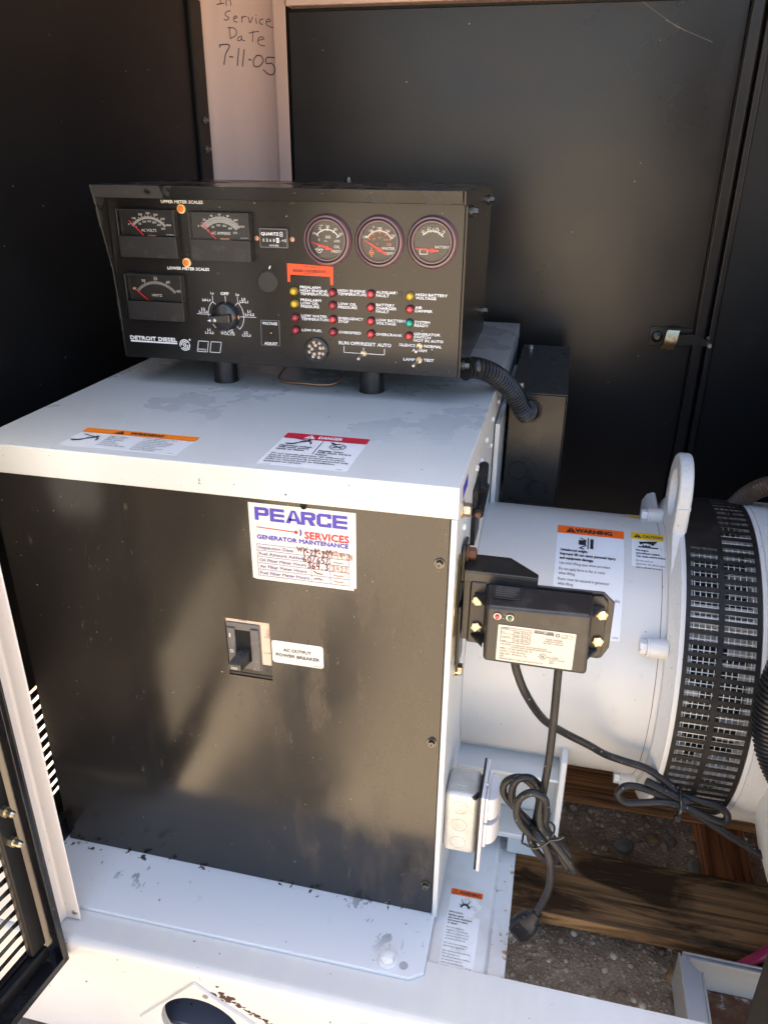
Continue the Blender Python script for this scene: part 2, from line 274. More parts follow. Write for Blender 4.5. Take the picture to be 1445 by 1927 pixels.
class MB:
    def __init__(s): s.v = []; s.f = []
    def add(s, vs, fs):
        k = len(s.v); s.v += [V(p) for p in vs]; s.f += [tuple(i + k for i in f) for f in fs]; return s
    def fbox(s, F, a0, a1, b0, b1, c0, c1):
        p = [F.p(a, b, c) for c in (c0, c1) for b in (b0, b1) for a in (a0, a1)]
        return s.add(p, [(0, 2, 3, 1), (4, 5, 7, 6), (0, 1, 5, 4), (2, 6, 7, 3), (0, 4, 6, 2), (1, 3, 7, 5)])
    def box(s, x0, x1, y0, y1, z0, z1): return s.fbox(W0, x0, x1, y0, y1, z0, z1)
    def prism(s, F, pts, c0, c1):
        n = len(pts)
        ar = sum(pts[i][0] * pts[(i + 1) % n][1] - pts[(i + 1) % n][0] * pts[i][1] for i in range(n))
        if ar < 0: pts = pts[::-1]
        vs = [F.p(a, b, c0) for a, b in pts] + [F.p(a, b, c1) for a, b in pts]
        return s.add(vs, [tuple(range(n - 1, -1, -1)), tuple(range(n, 2 * n))] + [(i, (i + 1) % n, n + (i + 1) % n, n + i) for i in range(n)])
    def lathe(s, F, ca, cb, prof, n=28, cap=True, sx=1.0):
        vs = []
        for r, c in prof:
            for k in range(n):
                t = 2 * PI * k / n; vs.append(F.p(ca + r * sx * math.cos(t), cb + r * math.sin(t), c))
        fs = []
        for i in range(len(prof) - 1):
            for k in range(n):
                a = i * n + k; b = i * n + (k + 1) % n; fs.append((a, b, b + n, a + n))
        if cap:
            fs.append(tuple(range(n - 1, -1, -1))); m = (len(prof) - 1) * n; fs.append(tuple(range(m, m + n)))
        return s.add(vs, fs)
    def cyl(s, p0, p1, r0, r1=None, n=16, cap=True):
        p0 = V(p0); p1 = V(p1); u, v = frame_along(p1 - p0); r1 = r0 if r1 is None else r1
        vs = [p0 + (u * math.cos(2 * PI * k / n) + v * math.sin(2 * PI * k / n)) * r0 for k in range(n)] + \
             [p1 + (u * math.cos(2 * PI * k / n) + v * math.sin(2 * PI * k / n)) * r1 for k in range(n)]
        fs = [(k, (k + 1) % n, n + (k + 1) % n, n + k) for k in range(n)]
        if cap: fs += [tuple(range(n - 1, -1, -1)), tuple(range(n, 2 * n))]
        return s.add(vs, fs)
    def tube(s, pts, r, n=10, rad=None):
        pts = [V(p) for p in pts]; d = (pts[1] - pts[0]).normalized(); u, v = frame_along(d); vs = []; m = len(pts)
        for i, p in enumerate(pts):
            t = (pts[min(i + 1, m - 1)] - pts[max(i - 1, 0)])
            if t.length < 1e-9: t = d
            t.normalize(); u = (u - t * u.dot(t)).normalized(); v = t.cross(u); rr = rad(i) if rad else r
            vs += [p + (u * math.cos(2 * PI * k / n) + v * math.sin(2 * PI * k / n)) * rr for k in range(n)]
        fs = [(i * n + k, i * n + (k + 1) % n, (i + 1) * n + (k + 1) % n, (i + 1) * n + k) for i in range(m - 1) for k in range(n)]
        fs += [tuple(range(n - 1, -1, -1)), tuple(range((m - 1) * n, m * n))]
        return s.add(vs, fs)
    def corr(s, path, r, amp, pitch, n=14):
        """corrugated conduit"""
        P = spline(path, 24); L = 0; pts = [P[0]]; step = pitch / 4
        for a, b in zip(P, P[1:]):
            d = (b - a).length; x = 0
            while L + (d - x) >= step:
                x += step - L; L = 0; pts.append(a.lerp(b, x / d))
            L += d - x
        return s.tube(pts, r, n, rad=lambda i: r + (amp if i % 4 in (0, 1) else -amp))
    def line(s, F, pts, wd, c=.0003, closed=False):
        if closed: pts = list(pts) + [pts[0]]
        for (a0, b0), (a1, b1) in zip(pts, pts[1:]):
            dx, dy = a1 - a0, b1 - b0; l = math.hypot(dx, dy) or 1e-9; nx, ny = -dy / l * wd / 2, dx / l * wd / 2
            s.add([F.p(a0 - nx, b0 - ny, c), F.p(a1 - nx, b1 - ny, c), F.p(a1 + nx, b1 + ny, c), F.p(a0 + nx, b0 + ny, c)], [(0, 1, 2, 3)])
        return s
    def stroke(s, F, pts, wd, c=.0003):
        s.line(F, pts, wd, c)
        for a, b in pts: s.disc(F, a, b, wd / 2, c + .00002, 6)
        return s
    def disc(s, F, a, b, r, c=.0003, n=16):
        return s.add([F.p(a + r * math.cos(2 * PI * k / n), b + r * math.sin(2 * PI * k / n), c) for k in range(n)], [tuple(range(n))])
    def arc(s, F, a, b, r0, r1, t0, t1, c=.0003, n=16):
        vs = []
        for k in range(n + 1):
            t = R(t0 + (t1 - t0) * k / n); vs += [F.p(a + r0 * math.cos(t), b + r0 * math.sin(t), c), F.p(a + r1 * math.cos(t), b + r1 * math.sin(t), c)]
        fs = [(2 * k, 2 * k + 1, 2 * k + 3, 2 * k + 2) for k in range(n)]
        if t1 > t0: fs = [f for f in fs]
        return s.add(vs, [tuple(reversed(f)) for f in fs] if t1 < t0 else fs)
    def flatpoly(s, F, pts, c=.0003): return s.add([F.p(a, b, c) for a, b in pts], [tuple(range(len(pts)))])
    def rrect(s, F, a0, a1, b0, b1, r, c=.0003, c0=None):
        pts = []
        for (ca, cb, t0) in ((a1 - r, b0 + r, -90), (a1 - r, b1 - r, 0), (a0 + r, b1 - r, 90), (a0 + r, b0 + r, 180)):
            for k in range(4): t = R(t0 + 30 * k); pts.append((ca + r * math.cos(t), cb + r * math.sin(t)))
        if c0 is None: return s.flatpoly(F, pts, c)
        return s.prism(F, pts, c0, c)
    def text(s, F, t, a, b, h, wd=None, al='L', sx=1.0, c=.0003, slant=0.0, off=(0, 0)):
        vs, fs = glyphs(t)
        x0 = min(v[0] for v in vs); x1 = max(v[0] for v in vs); k = h / CAP; kx = k * sx if wd is None else wd / (x1 - x0)
        W = (x1 - x0) * kx; a0 = a - (W / 2 if al == 'C' else W if al == 'R' else 0)
        return s.add([F.p(a0 + (v[0] - x0) * kx + slant * v[1] * k, b + v[1] * k, c) for v in vs], fs)
    def bold(s, F, t, a, b, h, wd=None, al='L', sx=1.0, c=.0003, e=.05):
        for dx, dy in ((-e, 0), (e, 0), (0, e), (0, -e)):
            s.text(F, t, a + dx * h, b + dy * h, h, wd, al, sx, c + (dx + 2 * dy) * .0002)
        return s
    def hexbolt(s, F, a, b, r, h, washer=True, rot=0.2, c0=0.0):
        if washer: s.lathe(F, a, b, [(r * 1.35, c0), (r * 1.35, c0 + h * .22), (r * .7, c0 + h * .22)], 20); c0 += h * .22
        pts = [(a + r * math.cos(rot + k * PI / 3), b + r * math.sin(rot + k * PI / 3)) for k in range(6)]
        s.prism(F, pts, c0, c0 + h * .72)
        s.lathe(F, a, b, [(r * .86, c0 + h * .72), (r * .74, c0 + h * .8)], 16)
        return s
    def build(s, name, m, parent=None, bevel=0.0, seg=2, smooth=38, kind=None, loc=None):
        me = bpy.data.meshes.new(name)
        o_ = V((0, 0, 0))
        if parent is not None: o_ = parent['_o'] if '_o' in parent else V((0, 0, 0)); o_ = V(o_)
        elif loc is not None: o_ = V(loc)
        me.from_pydata([tuple(v - o_) for v in s.v], [], s.f); me.validate(); me.update()
        me.materials.append(MATS[m])
        o = bpy.data.objects.new(name, me); C.objects.link(o)
        if parent is not None: o.parent = parent; o['_o'] = tuple(o_)
        elif loc is not None: o.location = o_; o['_o'] = tuple(o_)
        if smooth:
            me.polygons.foreach_set('use_smooth', [True] * len(me.polygons)); me.set_sharp_from_angle(angle=R(smooth))
        if bevel:
            md = o.modifiers.new('bevel', 'BEVEL'); md.width = bevel; md.segments = seg; md.limit_method = 'ANGLE'; md.angle_limit = R(40); md.harden_normals = True
        if kind: o['kind'] = kind
        return o
def thing(name, label, cat, loc=(0, 0, 0), group=None):
    o = bpy.data.objects.new(name, None); C.objects.link(o); o.location = loc; o['label'] = label; o['category'] = cat
    o.empty_display_size = .05; o['_o'] = tuple(loc)
    if group: o['group'] = group
    return o
def tag(o, label, cat, group=None, kind=None):
    o['label'] = label
    if cat: o['category'] = cat
    if group: o['group'] = group
    if kind: o['kind'] = kind
    return o
def copy_part(o, loc, parent=None, label=None):
    c = o.copy(); C.objects.link(c); c.location = loc; c.parent = parent or o.parent
    for ch in list(o.children):
        d = ch.copy(); C.objects.link(d); d.parent = c
    if label: c['label'] = label
    return c

# ================================================================== GROUND AND ENCLOSURE
GZ = -0.98
def axis(lo, hi, fine, outs):
    n = int((hi - lo) / fine); return sorted([-o for o in outs if -o < lo] + [lo + (hi - lo) * i / n for i in range(n + 1)] + [o for o in outs if o > hi])
xs = axis(-.15, .95, .006, [1.2, 1.6, 2.4, 4, 7, 12, 25, 60, 200]); ys = axis(-.3, .95, .006, [1.2, 1.6, 2.4, 4, 7, 12, 25, 60, 200])
def gh(x, y):
    p = V((x * 9, y * 9, 0)); return .012 * mnoise.noise(p) + .006 * mnoise.noise(p * 3.1) + .004 * mnoise.noise(p * 9)
mb = MB(); nx = len(xs)
mb.v = [V((x, y, GZ + gh(x, y))) for y in ys for x in xs]
mb.f = [(j * nx + i, j * nx + i + 1, (j + 1) * nx + i + 1, (j + 1) * nx + i) for j in range(len(ys) - 1) for i in range(nx - 1)]
g = mb.build('ground', 'dirt'); g['kind'] = 'structure'

mb = MB(); mb.add([(-200, -200, GZ + .03), (200, -200, GZ + .03), (200, -.55, GZ + .03), (-200, -.55, GZ + .03), (200, -.40, GZ - .02), (-200, -.40, GZ - .02)], [(0, 1, 2, 3), (3, 2, 4, 5)]); g = mb.build('bounce_ground', 'bounce_tan'); g['kind'] = 'structure'  # unseen pale sheet, added to bounce warm sunlight onto the front faces
# a unit icosphere for stones
import bmesh
bm_ = bmesh.new(); bmesh.ops.create_icosphere(bm_, subdivisions=1, radius=1); ICO = ([v.co.copy() for v in bm_.verts], [tuple(v.index for v in f.verts) for f in bm_.faces]); bm_.free()
bm_ = bmesh.new(); bmesh.ops.create_icosphere(bm_, subdivisions=3, radius=1); ICO3 = ([v.co.copy() for v in bm_.verts], [tuple(v.index for v in f.verts) for f in bm_.faces]); bm_.free()
mb = MB()
for i in range(15000):
    x = rng.uniform(.06, .92); y = rng.uniform(-.12, .72)
    big = rng.random() < .07
    r = rng.uniform(.0035, .0085) if big else rng.uniform(.0010, .0030)
    M = Matrix.Rotation(rng.random() * 6.28, 3, 'Z') @ Matrix.Rotation(rng.random() * .6, 3, 'X')
    sc = (r * rng.uniform(.8, 1.5), r, r * rng.uniform(.5, .8)); o_ = V((x, y, GZ + gh(x, y) + sc[2] * .3))
    mb.add([o_ + M @ V((v.x * sc[0] * rng.uniform(.85, 1.15), v.y * sc[1] * rng.uniform(.85, 1.15), v.z * sc[2])) for v in ICO[0]], ICO[1])
o = mb.build('gravel', 'pebble', smooth=60); tag(o, 'small brown gravel scattered over the dirt between the timber boards', 'gravel', kind='stuff')
STN = [('stone', .165, .105, .021, .018, 'stone', 'rounded pinkish stone on the dirt beside the white beam, largest there'),
       ('stone', .155, .135, .016, .012, 'stone', 'pale crumbled stone just behind the rounded pinkish one by the beam'),
       ('stone', .225, .118, .010, .012, 'stone_orange', 'small orange stone on the dirt right of the pinkish one'),
       ('stone', .325, .515, .017, .02, 'stone_grey', 'dark grey flat stone on the dirt between the two timber boards'),
       ('stone', .385, .545, .012, .015, 'stone_orange', 'round orange stone below the rear timber board, left of centre'),
       ('stone', .42, .545, .014, .012, 'stone', 'tan stone beside the round orange one under the rear board'),
       ('stone', .47, .56, .011, .012, 'stone_orange', 'orange stone nearest the red timber stringer'),
       ('stone', .46, .48, .02, .016, 'stone_grey', 'grey stone touching the left side of the red stringer'),
       ('stone', .395, .235, .016, .015, 'stone_orange', 'orange stone tucked under the front edge of the timber board'),
       ('stone', .43, .225, .018, .014, 'stone_grey', 'grey stone beside the orange one under the board edge')]
for nm, x, y, rx, ry, m_, lb in STN:
    M = Matrix.Rotation(rng.random() * 6.28, 3, 'Z'); sd_ = V((rng.random() * 50, 0, 0))
    mb = MB(); mb.add([V((x, y, GZ + gh(x, y) + rx * .3)) + M @ V((v.x * rx, v.y * ry, v.z * rx * .62)) * (1 + .22 * mnoise.noise(v * 1.3 + sd_)) for v in ICO3[0]], ICO3[1])
    tag(mb.build(nm, m_, smooth=60, loc=(x, y, GZ)), lb, 'stone', 'larger stones on the dirt')

# timber dunnage
def board(name, x0, x1, y0, y1, z0, z1, m, label, bev=.003):
    mb = MB(); n = 24; lx = (x1 - x0) > (y1 - y0); vs = []; fs = []
    for i in range(n + 1):
        t = i / n
        for a, zz in ((0, z0), (1, z0), (1, z1), (0, z1)):
            if lx: p = V((x0 + (x1 - x0) * t, y0 if a == 0 else y1, zz))
            else: p = V((x0 if a == 0 else x1, y0 + (y1 - y0) * t, zz))
            p += V((0, .002 * mnoise.noise(V((t * 9, a * 3, zz * 7))), .0015 * mnoise.noise(V((t * 7, a * 5 + 3, zz))))); vs.append(p)
    for i in range(n):
        for k in range(4): fs.append((i * 4 + k, i * 4 + (k + 1) % 4, i * 4 + 4 + (k + 1) % 4, i * 4 + 4 + k))
    fs += [(3, 2, 1, 0), tuple(n * 4 + k for k in range(4))]
    mb.add(vs, fs); o = mb.build(name, m, bevel=bev, loc=(x0, y0, z0)); tag(o, label, 'board', 'timber under the skid'); return o
board('timber_board', -.4, 1.3, .252, .402, -.927, -.9, 'wood_dark', 'wide dark weathered board lying across the dirt in front')
board('timber_board', -.4, 1.3, .552, .692, -.927, -.9, 'wood_orange', 'orange-brown board seen just below the generator barrel')
o = board('timber_stringer', .468, .553, -.2, .9, -.975, -.9285, 'wood_red', 'short reddish board running under the two crossing boards at right')
board('timber_stringer', -.56, -.475, -.3, .9, -.975, -.9285, 'wood_red', 'reddish board end under the skid beam at lower left')

# ---- enclosure
enc = thing('generator_enclosure', 'white and black sheet metal generator enclosure with its front doors open', 'enclosure')
def holed(mb, F, a0, a1, b0, b1, h, c0, c1):
    """sheet with one rectangular hole h=(a,b,c,d), solid thickness"""
    A = [a0, h[0], h[1], a1]; B = [b0, h[2], h[3], b1]
    for i in range(3):
        for j in range(3):
            if (i, j) == (1, 1): continue
            for c, rev in ((c0, True), (c1, False)):
                p = [F.p(A[i], B[j], c), F.p(A[i + 1], B[j], c), F.p(A[i + 1], B[j + 1], c), F.p(A[i], B[j + 1], c)]
                mb.add(p, [(3, 2, 1, 0) if rev else (0, 1, 2, 3)])
    for (p, q, s_) in (((a0, a1, b0, b1)), ((h[0], h[1], h[2], h[3])),) if False else ():
        pass
    def rim(x0, x1, y0, y1, inner):
        q = [(x0, y0), (x1, y0), (x1, y1), (x0, y1)]
        for k in range(4):
            (xa, ya), (xb, yb) = q[k], q[(k + 1) % 4]
            f = (0, 1, 2, 3) if not inner else (3, 2, 1, 0)
            mb.add([F.p(xa, ya, c0), F.p(xb, yb, c0), F.p(xb, yb, c1), F.p(xa, ya, c1)], [f])
    rim(a0, a1, b0, b1, False); rim(*h, True)
    return mb
mb = holed(MB(), SIDE(-.68), -.24, .965, -.96, .74, (-.2, .142, -.70, -.478), -.002, .0)
wl = mb.build('side_wall', 'wall_black', enc, smooth=0)
# louver blades of the side wall
def louver(F, a0, a1, b, h, out, n=6, end=.014):
    """a pressed louver hood opening downwards: curved sheet with rounded ends"""
    mb = MB(); cols = 28; vs = []; fs = []
    for i in range(cols + 1):
        t = i / cols; e = min(t, 1 - t) * (a1 - a0); k = min(1, e / end); k = math.sqrt(max(0, 1 - (1 - k) ** 2))
        for j in range(n + 1):
            q = j / n
            vs.append(F.p(a0 + (a1 - a0) * t, b + h * (1 - q * (.25 + .75 * k)), -out * k * math.sin(q * PI / 2)))
    for i in range(cols):
        for j in range(n): a = i * (n + 1) + j; fs.append((a, a + 1, a + n + 2, a + n + 1))
    mb.add(vs, fs)
    md = mb
    return md
z = -.4945
first = None
while z > -.70:
    if first is None:
        first = louver(SIDE(-.681), -.2, .142, z + .0085, .0115, .007, end=.06).build('louver', 'wall_black', wl); fz = z
        mb = MB(); mb.fbox(SIDE(-.681), -.2, .142, z, z + .0095, -.001, .0005); strip = mb.build('louver_strip', 'wall_black', wl)
    else: copy_part(first, (0, 0, z - fz), wl); copy_part(strip, (0, 0, z - fz), wl)
    z -= .0198
mb = MB(); mb.box(-.679, -.665, -.1, .3, -.742, -.733); mb.build('wall_rail', 'satin_black', enc)
# corner post with the handwriting
mb = MB(); prof = [(-.684, .958), (-.680, .962), (-.655, .98), (-.528, .98), (-.520, .972), (-.516, .94), (-.489, .936), (-.489, .939), (-.513, .943), (-.517, .975), (-.527, .984), (-.656, .984), (-.682, .965)]
mb.prism(TOP(0), prof, -.9, .74); post = mb.build('rear_corner_post', 'beige_post', enc, bevel=.0015)
HW = [[(-0.648, 0.5814), (-0.632, 0.583)], [(-0.6388, 0.5956), (-0.64, 0.5817)], [(-0.6458, 0.595), (-0.6319, 0.5959)], [(-0.6276, 0.5789), (-0.6269, 0.5871), (-0.622, 0.5892), (-0.6182, 0.5861), (-0.6182, 0.5786)], [(-0.6195, 0.5695), (-0.6269, 0.5689), (-0.6314, 0.5635), (-0.626, 0.5596), (-0.6237, 0.557), (-0.6297, 0.5539), (-0.6343, 0.556)], [(-0.6137, 0.556), (-0.6066, 0.5579), (-0.6085, 0.5609), (-0.6128, 0.5585), (-0.613, 0.5518), (-0.6062, 0.5503)], [(-0.596, 0.5601), (-0.5958, 0.5496)], [(-0.5953, 0.5564), (-0.5913, 0.5595), (-0.5866, 0.5594)], [(-0.5826, 0.5586), (-0.5789, 0.5484), (-0.5732, 0.5583)], [(-0.5665, 0.5557), (-0.5655, 0.5469)], [(-0.5658, 0.5609), (-0.5653, 0.5601)], [(-0.551, 0.5541), (-0.5573, 0.553), (-0.5583, 0.5467), (-0.5522, 0.5453)], [(-0.5451, 0.5489), (-0.5357, 0.55), (-0.5386, 0.5538), (-0.5443, 0.5514), (-0.5438, 0.5439), (-0.5347, 0.5399), (-0.5294, 0.5398)], [(-0.6237, 0.5419), (-0.6234, 0.5215)], [(-0.6276, 0.5407), (-0.6149, 0.5404), (-0.609, 0.5339), (-0.6128, 0.5264), (-0.6234, 0.5222)], [(-0.5985, 0.5261), (-0.606, 0.5237), (-0.6077, 0.5186), (-0.6023, 0.5185), (-0.5987, 0.5235), (-0.5984, 0.5192), (-0.5928, 0.5178)], [(-0.5742, 0.5345), (-0.5761, 0.5154)], [(-0.5823, 0.5308), (-0.5617, 0.5337)], [(-0.5642, 0.5178), (-0.5515, 0.5201), (-0.556, 0.524), (-0.5631, 0.5211), (-0.5645, 0.5139), (-0.5585, 0.5092), (-0.55, 0.5081)], [(-0.6474, 0.5077), (-0.6461, 0.5116), (-0.6263, 0.5105), (-0.6363, 0.4946), (-0.641, 0.4768)], [(-0.6279, 0.4905), (-0.6205, 0.4896)], [(-0.6065, 0.5044), (-0.612, 0.4746)], [(-0.5949, 0.5022), (-0.6008, 0.4731)], [(-0.5865, 0.4847), (-0.5808, 0.4838)], [(-0.5691, 0.4914), (-0.576, 0.4832), (-0.5751, 0.4728), (-0.564, 0.4726), (-0.5554, 0.4816), (-0.5596, 0.4907), (-0.5691, 0.4914)], [(-0.5292, 0.4872), (-0.5472, 0.4874), (-0.5487, 0.4776), (-0.5367, 0.4769), (-0.5309, 0.467), (-0.5362, 0.4571), (-0.5472, 0.4593), (-0.5558, 0.466)]]
mb = MB(); F = FRONT(.98)
for i, s_ in enumerate(HW):
    P = [(p.x, p.z) for p in spline([(a, 0, b) for a, b in s_], 4)] if len(s_) > 2 else s_
    mb.stroke(F, P, .0017 if i < 19 else .0024, .0006)
mb.build('handwriting', 'pen_marker', post, smooth=0)
# steel edge strip of the side wall with its two studs
mb = MB(); mb.box(-.680, -.672, .905, .957, -.9, .585); st = mb.build('wall_edge_flange', 'wall_black', enc, bevel=.002)
for zz in (.372, .318):
    mb = MB(); mb.lathe(SIDE(-.672), .93, zz, [(.006, 0), (.006, .003), (.0035, .003), (.0035, .008), (.002, .009)], 16); mb.build('stud', 'steel', st)
mb = MB(); mb.box(-.486, 1.6, .928, .99, .5665, .74); mb.build('header_rail', 'beige_post', enc, bevel=.003)
mb = MB(); mb.box(-.70, 1.6, .10, 1.0, .742, .76); mb.build('unseen_shade_roof', 'wall_black', enc)  # out of view; added for shade, front edge set back for more skylight
mb = MB(); mb.box(-.5135, 1.6, .960, .966, -.9, .742); mb.build('light_gap_backing', 'wall_black', enc)  # backing sheet added behind the doors, stops light leaking through their gaps
mb = MB(); mb.box(1.58, 1.6, -.05, 1.0, -.9, .742); mb.build('unseen_light_stop', 'wall_black', enc)  # out of view; added to keep side light out of the open end
# rear doors seen from inside
mb = MB(); mb.box(-.488, .352, .951, .957, -.9, .561); rd = mb.build('rear_door', 'rear_door_black', enc, bevel=.002)
mb = MB(); mb.box(.352, .373, .929, .957, -.9, .561); mb.build('door_edge_channel', 'rear_door_black', rd, bevel=.003)
mb = MB(); mb.line(FRONT(.9505), [(.17, .56), (.235, .52), (.30, .495)], .0006, .0003); mb.line(FRONT(.9505), [(.215, .531), (.252, .513)], .001, .0004); mb.build('scratch', 'ink_faded', rd, smooth=0)
mb = MB(); mb.box(.379, 1.6, .945, .957, -.9, .561); rd2 = mb.build('rear_door', 'wall_black', enc, bevel=.002)
mb = MB(); mb.box(.379, .392, .929, .957, -.9, .561); mb.build('door_edge_channel', 'rear_door_black', rd2, bevel=.003)
# latch on the rear door
F = FRONT(.951)
mb = MB(); mb.rrect(F, .268, .352, -.043, -.005, .003, .004, 0); mb.lathe(F, .283, -.024, [(.011, .004), (.011, .012), (.007, .014)], 18)
mb.prism(F, [(.318, -.016), (.352, -.013), (.385, -.026), (.389, -.034), (.375, -.036), (.345, -.034), (.318, -.037)], .010, .024)
la = mb.build('latch', 'satin_black', rd, bevel=.001)
mb = MB(); mb.line(F, [], .01)
P = [(-.003, .010), (-.006, .020), (-.014, .023), (-.026, .025), (-.036, .023), (-.046, .014)]
vs = []; 
for i, (b, c) in enumerate(P):
    sh = -.008 * (i / 5); vs += [F.p(.301 + sh, b, c + .004), F.p(.325 + sh, b, c + .004), F.p(.325 + sh, b, c + .0055), F.p(.301 + sh, b, c + .0055)]
fs = [(i * 4 + k, i * 4 + (k + 1) % 4, i * 4 + 4 + (k + 1) % 4, i * 4 + 4 + k) for i in range(5) for k in range(4)] + [(0, 1, 2, 3), (23, 22, 21, 20)]
mb.add(vs, fs)
mb.add(*(lambda m_: (m_.v, m_.f))(MB().lathe(F, .309, -.026, [(.0035, .028), (.0035, .0315), (.002, .0315)], 14)))
mb.build('latch_strap', 'zinc', rd, smooth=50)
mb = MB(); mb.cyl(F.p(.383, -.032, .02), F.p(.383, -.032, .034), .004, n=12); mb.build('latch_pin', 'steel', rd); mb = MB(); mb.cyl(F.p(.379, -.018, .014), F.p(.379, -.018, .024), .0035, n=10); mb.build('latch_pin', 'dull_steel', rd); mb = MB()
mb.cyl(F.p(.283, -.024, .012), F.p(.283, -.024, .016), .0045, n=12); mb.build('latch_screw', 'dull_steel', rd)
# front jamb post at left
mb = MB(); mb.prism(TOP(0), [(-.463, -.116), (-.463, -.1135), (-.4885, -.1135), (-.4885, -.137), (-.682, -.137), (-.682, -.1395), (-.486, -.1395), (-.486, -.119), (-.4835, -.116)], -.6405, .74)
jp = mb.build('front_jamb_post', 'post_paint', enc, bevel=.0012)
F = FRONT(-.116); mb = MB(); mb.lathe(F, -.4695, -.627, [(.004, 0), (.0035, .0015), (.002, .002)], 16, sx=1.2); mb.build('rivet', 'steel', jp)
# open front door at left (swung out towards the viewer)
DF = Fr((-.4665, -.1502, 0), (-.1398, -.9902, 0), (0, 0, 1))    # a: away from the hinge, n: into... outside of the door
s_in = -1 if DF.n.x > 0 else 1       # we want c<0 to be further left
sg = -1 if DF.n.x > 0 else 1
DW = .85; zb, zt = -.668, .72
mb = holed(MB(), DF, .012, DW - .012, zb + .012, zt, (.028, .50, -.640, -.445), sg * .030, sg * .032)
fd = mb.build('front_door', 'wall_black', enc, smooth=0)
mb = MB()
mb.fbox(DF, 0, .0025, zb, zt, sg * -.004, sg * .034)
mb.fbox(DF, .0025, .009, zb, zt, sg * -.004, sg * -.002)
mb.fbox(DF, .0, DW, zb - .0025, zb, sg * -.004, sg * .034)
mb.fbox(DF, .0, DW, zb, zb + .009, sg * -.004, sg * -.002)
mb.build('door_rim', 'door_black', fd, bevel=.0008)
mb = MB(); mb.fbox(DF, .0095, .034, zb + .03, zt, sg * .018, sg * .030); mb.fbox(DF, .01, DW, zb + .006, zb + .026, sg * .016, sg * .030); mb.build('door_stiffener', 'wall_black', fd, bevel=.004, seg=3)
for zz in (-.393, -.441):
    mb = MB(); p0 = DF.p(.0215, zz, sg * .018); p1 = DF.p(.0215, zz, sg * .0); d = (p1 - p0)
    mb.cyl(p0, p0 + d * .35, .0068, n=6); mb.cyl(p0 + d * .35, p0 + d * .8, .0042, n=14); mb.cyl(p0 + d * .8, p1, .0042, .003, n=14); mb.build('stud', 'zinc', fd)
lf = None; z = -.4645
DL = Fr(DF.p(0, 0, sg * .031), DF.u, DF.v)
while z > -.645:
    if lf is None:
        m0 = louver(DL, .028, .50, z + .0065, .0122, -sg * .010); lf = m0.build('louver', 'door_black', fd); lz = z
        mb = MB(); mb.fbox(DL, .028, .50, z - .001, z + .0055, -sg * .0004, sg * .0006); strip = mb.build('louver_strip', 'door_black', fd)
    else: copy_part(lf, (0, 0, z - lz), fd); copy_part(strip, (0, 0, z - lz), fd)
    z -= .0192
# open right front door, only its inner edge shows at the lower right
mb = MB(); RD = Fr((.326, -.2, 0), (.74, -.673, 0), (0, 0, 1))
mb.prism(RD, [(0, -.66), (.8, -.66), (.8, .7), (0, .7)], -.03, .004); mb.build('front_door', 'door_foam', enc, bevel=.003)

# ================================================================== SKID FRAME
skid = thing('skid_frame', 'white painted steel skid frame with chipped paint and a diamond lifting hole', 'frame', (-.2, -.1, -.84))
X0, X1, YF, YB, ZT, ZB = -.80, 1.25, -.145, -.064, -.642, -.845
hc, hr = (-.281, -.752), .0585
def ringpoly(mb, F, outer, c0, n=48):
    """flat ring between a closed outer polygon and the hole"""
    def ray(t):
        dx, dy = math.cos(t), math.sin(t); best = 1e9
        for (xa, ya), (xb, yb) in zip(outer, outer[1:] + outer[:1]):
            ex, ey = xb - xa, yb - ya; det = dx * (-ey) + ex * dy
            if abs(det) < 1e-12: continue
            px, py = xa - hc[0], ya - hc[1]; t_ = (px * (-ey) + ex * py) / det; u_ = (dx * py - dy * px) / det
            if t_ > 0 and -1e-9 <= u_ <= 1 + 1e-9: best = min(best, t_)
        return best
    ts = sorted([2 * PI * k / n for k in range(n)] + [math.atan2(y - hc[1], x - hc[0]) % (2 * PI) for x, y in outer])
    vi = [F.p(hc[0] + hr * math.cos(t), hc[1] + hr * math.sin(t), c0) for t in ts]
    vo = [F.p(hc[0] + ray(t) * math.cos(t), hc[1] + ray(t) * math.sin(t), c0) for t in ts]; m = len(ts)
    mb.add(vi + vo, [(k, m + k, m + (k + 1) % m, (k + 1) % m) for k in range(m)])
    return [(hc[0] + hr * math.cos(t), hc[1] + hr * math.sin(t)) for t in ts]
F = FRONT(YF); mb = MB(); rc = .012
circ = ringpoly(mb, F, [(-.42, ZB), (-.14, ZB), (-.14, ZT - rc), (-.42, ZT - rc)], 0)
m = len(circ); mb.add([F.p(a, b, 0) for a, b in circ] + [F.p(a, b, -.006) for a, b in circ], [(k, (k + 1) % m, m + (k + 1) % m, m + k) for k in range(m)])
for xa, xb in ((X0, -.42), (-.14, X1)): mb.add([(xa, YF, ZB), (xb, YF, ZB), (xb, YF, ZT - rc), (xa, YF, ZT - rc)], [(0, 1, 2, 3)])
ar = [(YF + rc - rc * math.cos(R(t)), ZT - rc + rc * math.sin(R(t))) for t in range(0, 91, 15)]
pr = ar + [(YB, ZT), (YB, ZB), (YB - .006, ZB), (YB - .006, ZT - .006), (YF + .006, ZT - .006), (YF + .006, ZB), (YF, ZB)]
cuts = [X0, -.42, -.14, X1]
for xa, xb in zip(cuts, cuts[1:]):
    for i in range(len(pr) - 1):
        if i == len(pr) - 3: continue
        (ya, za), (yb, zb_) = pr[i], pr[i + 1]; mb.add([(xa, ya, za), (xb, ya, za), (xb, yb, zb_), (xa, yb, zb_)], [(0, 1, 2, 3)])
bm = mb; o = mb.build('front_beam', 'beam_paint', skid, smooth=40)
mb = MB(); F2 = FRONT(YF); dia = [(-.285, -.664), (-.375, -.765), (-.283, -.842), (-.165, -.748)]
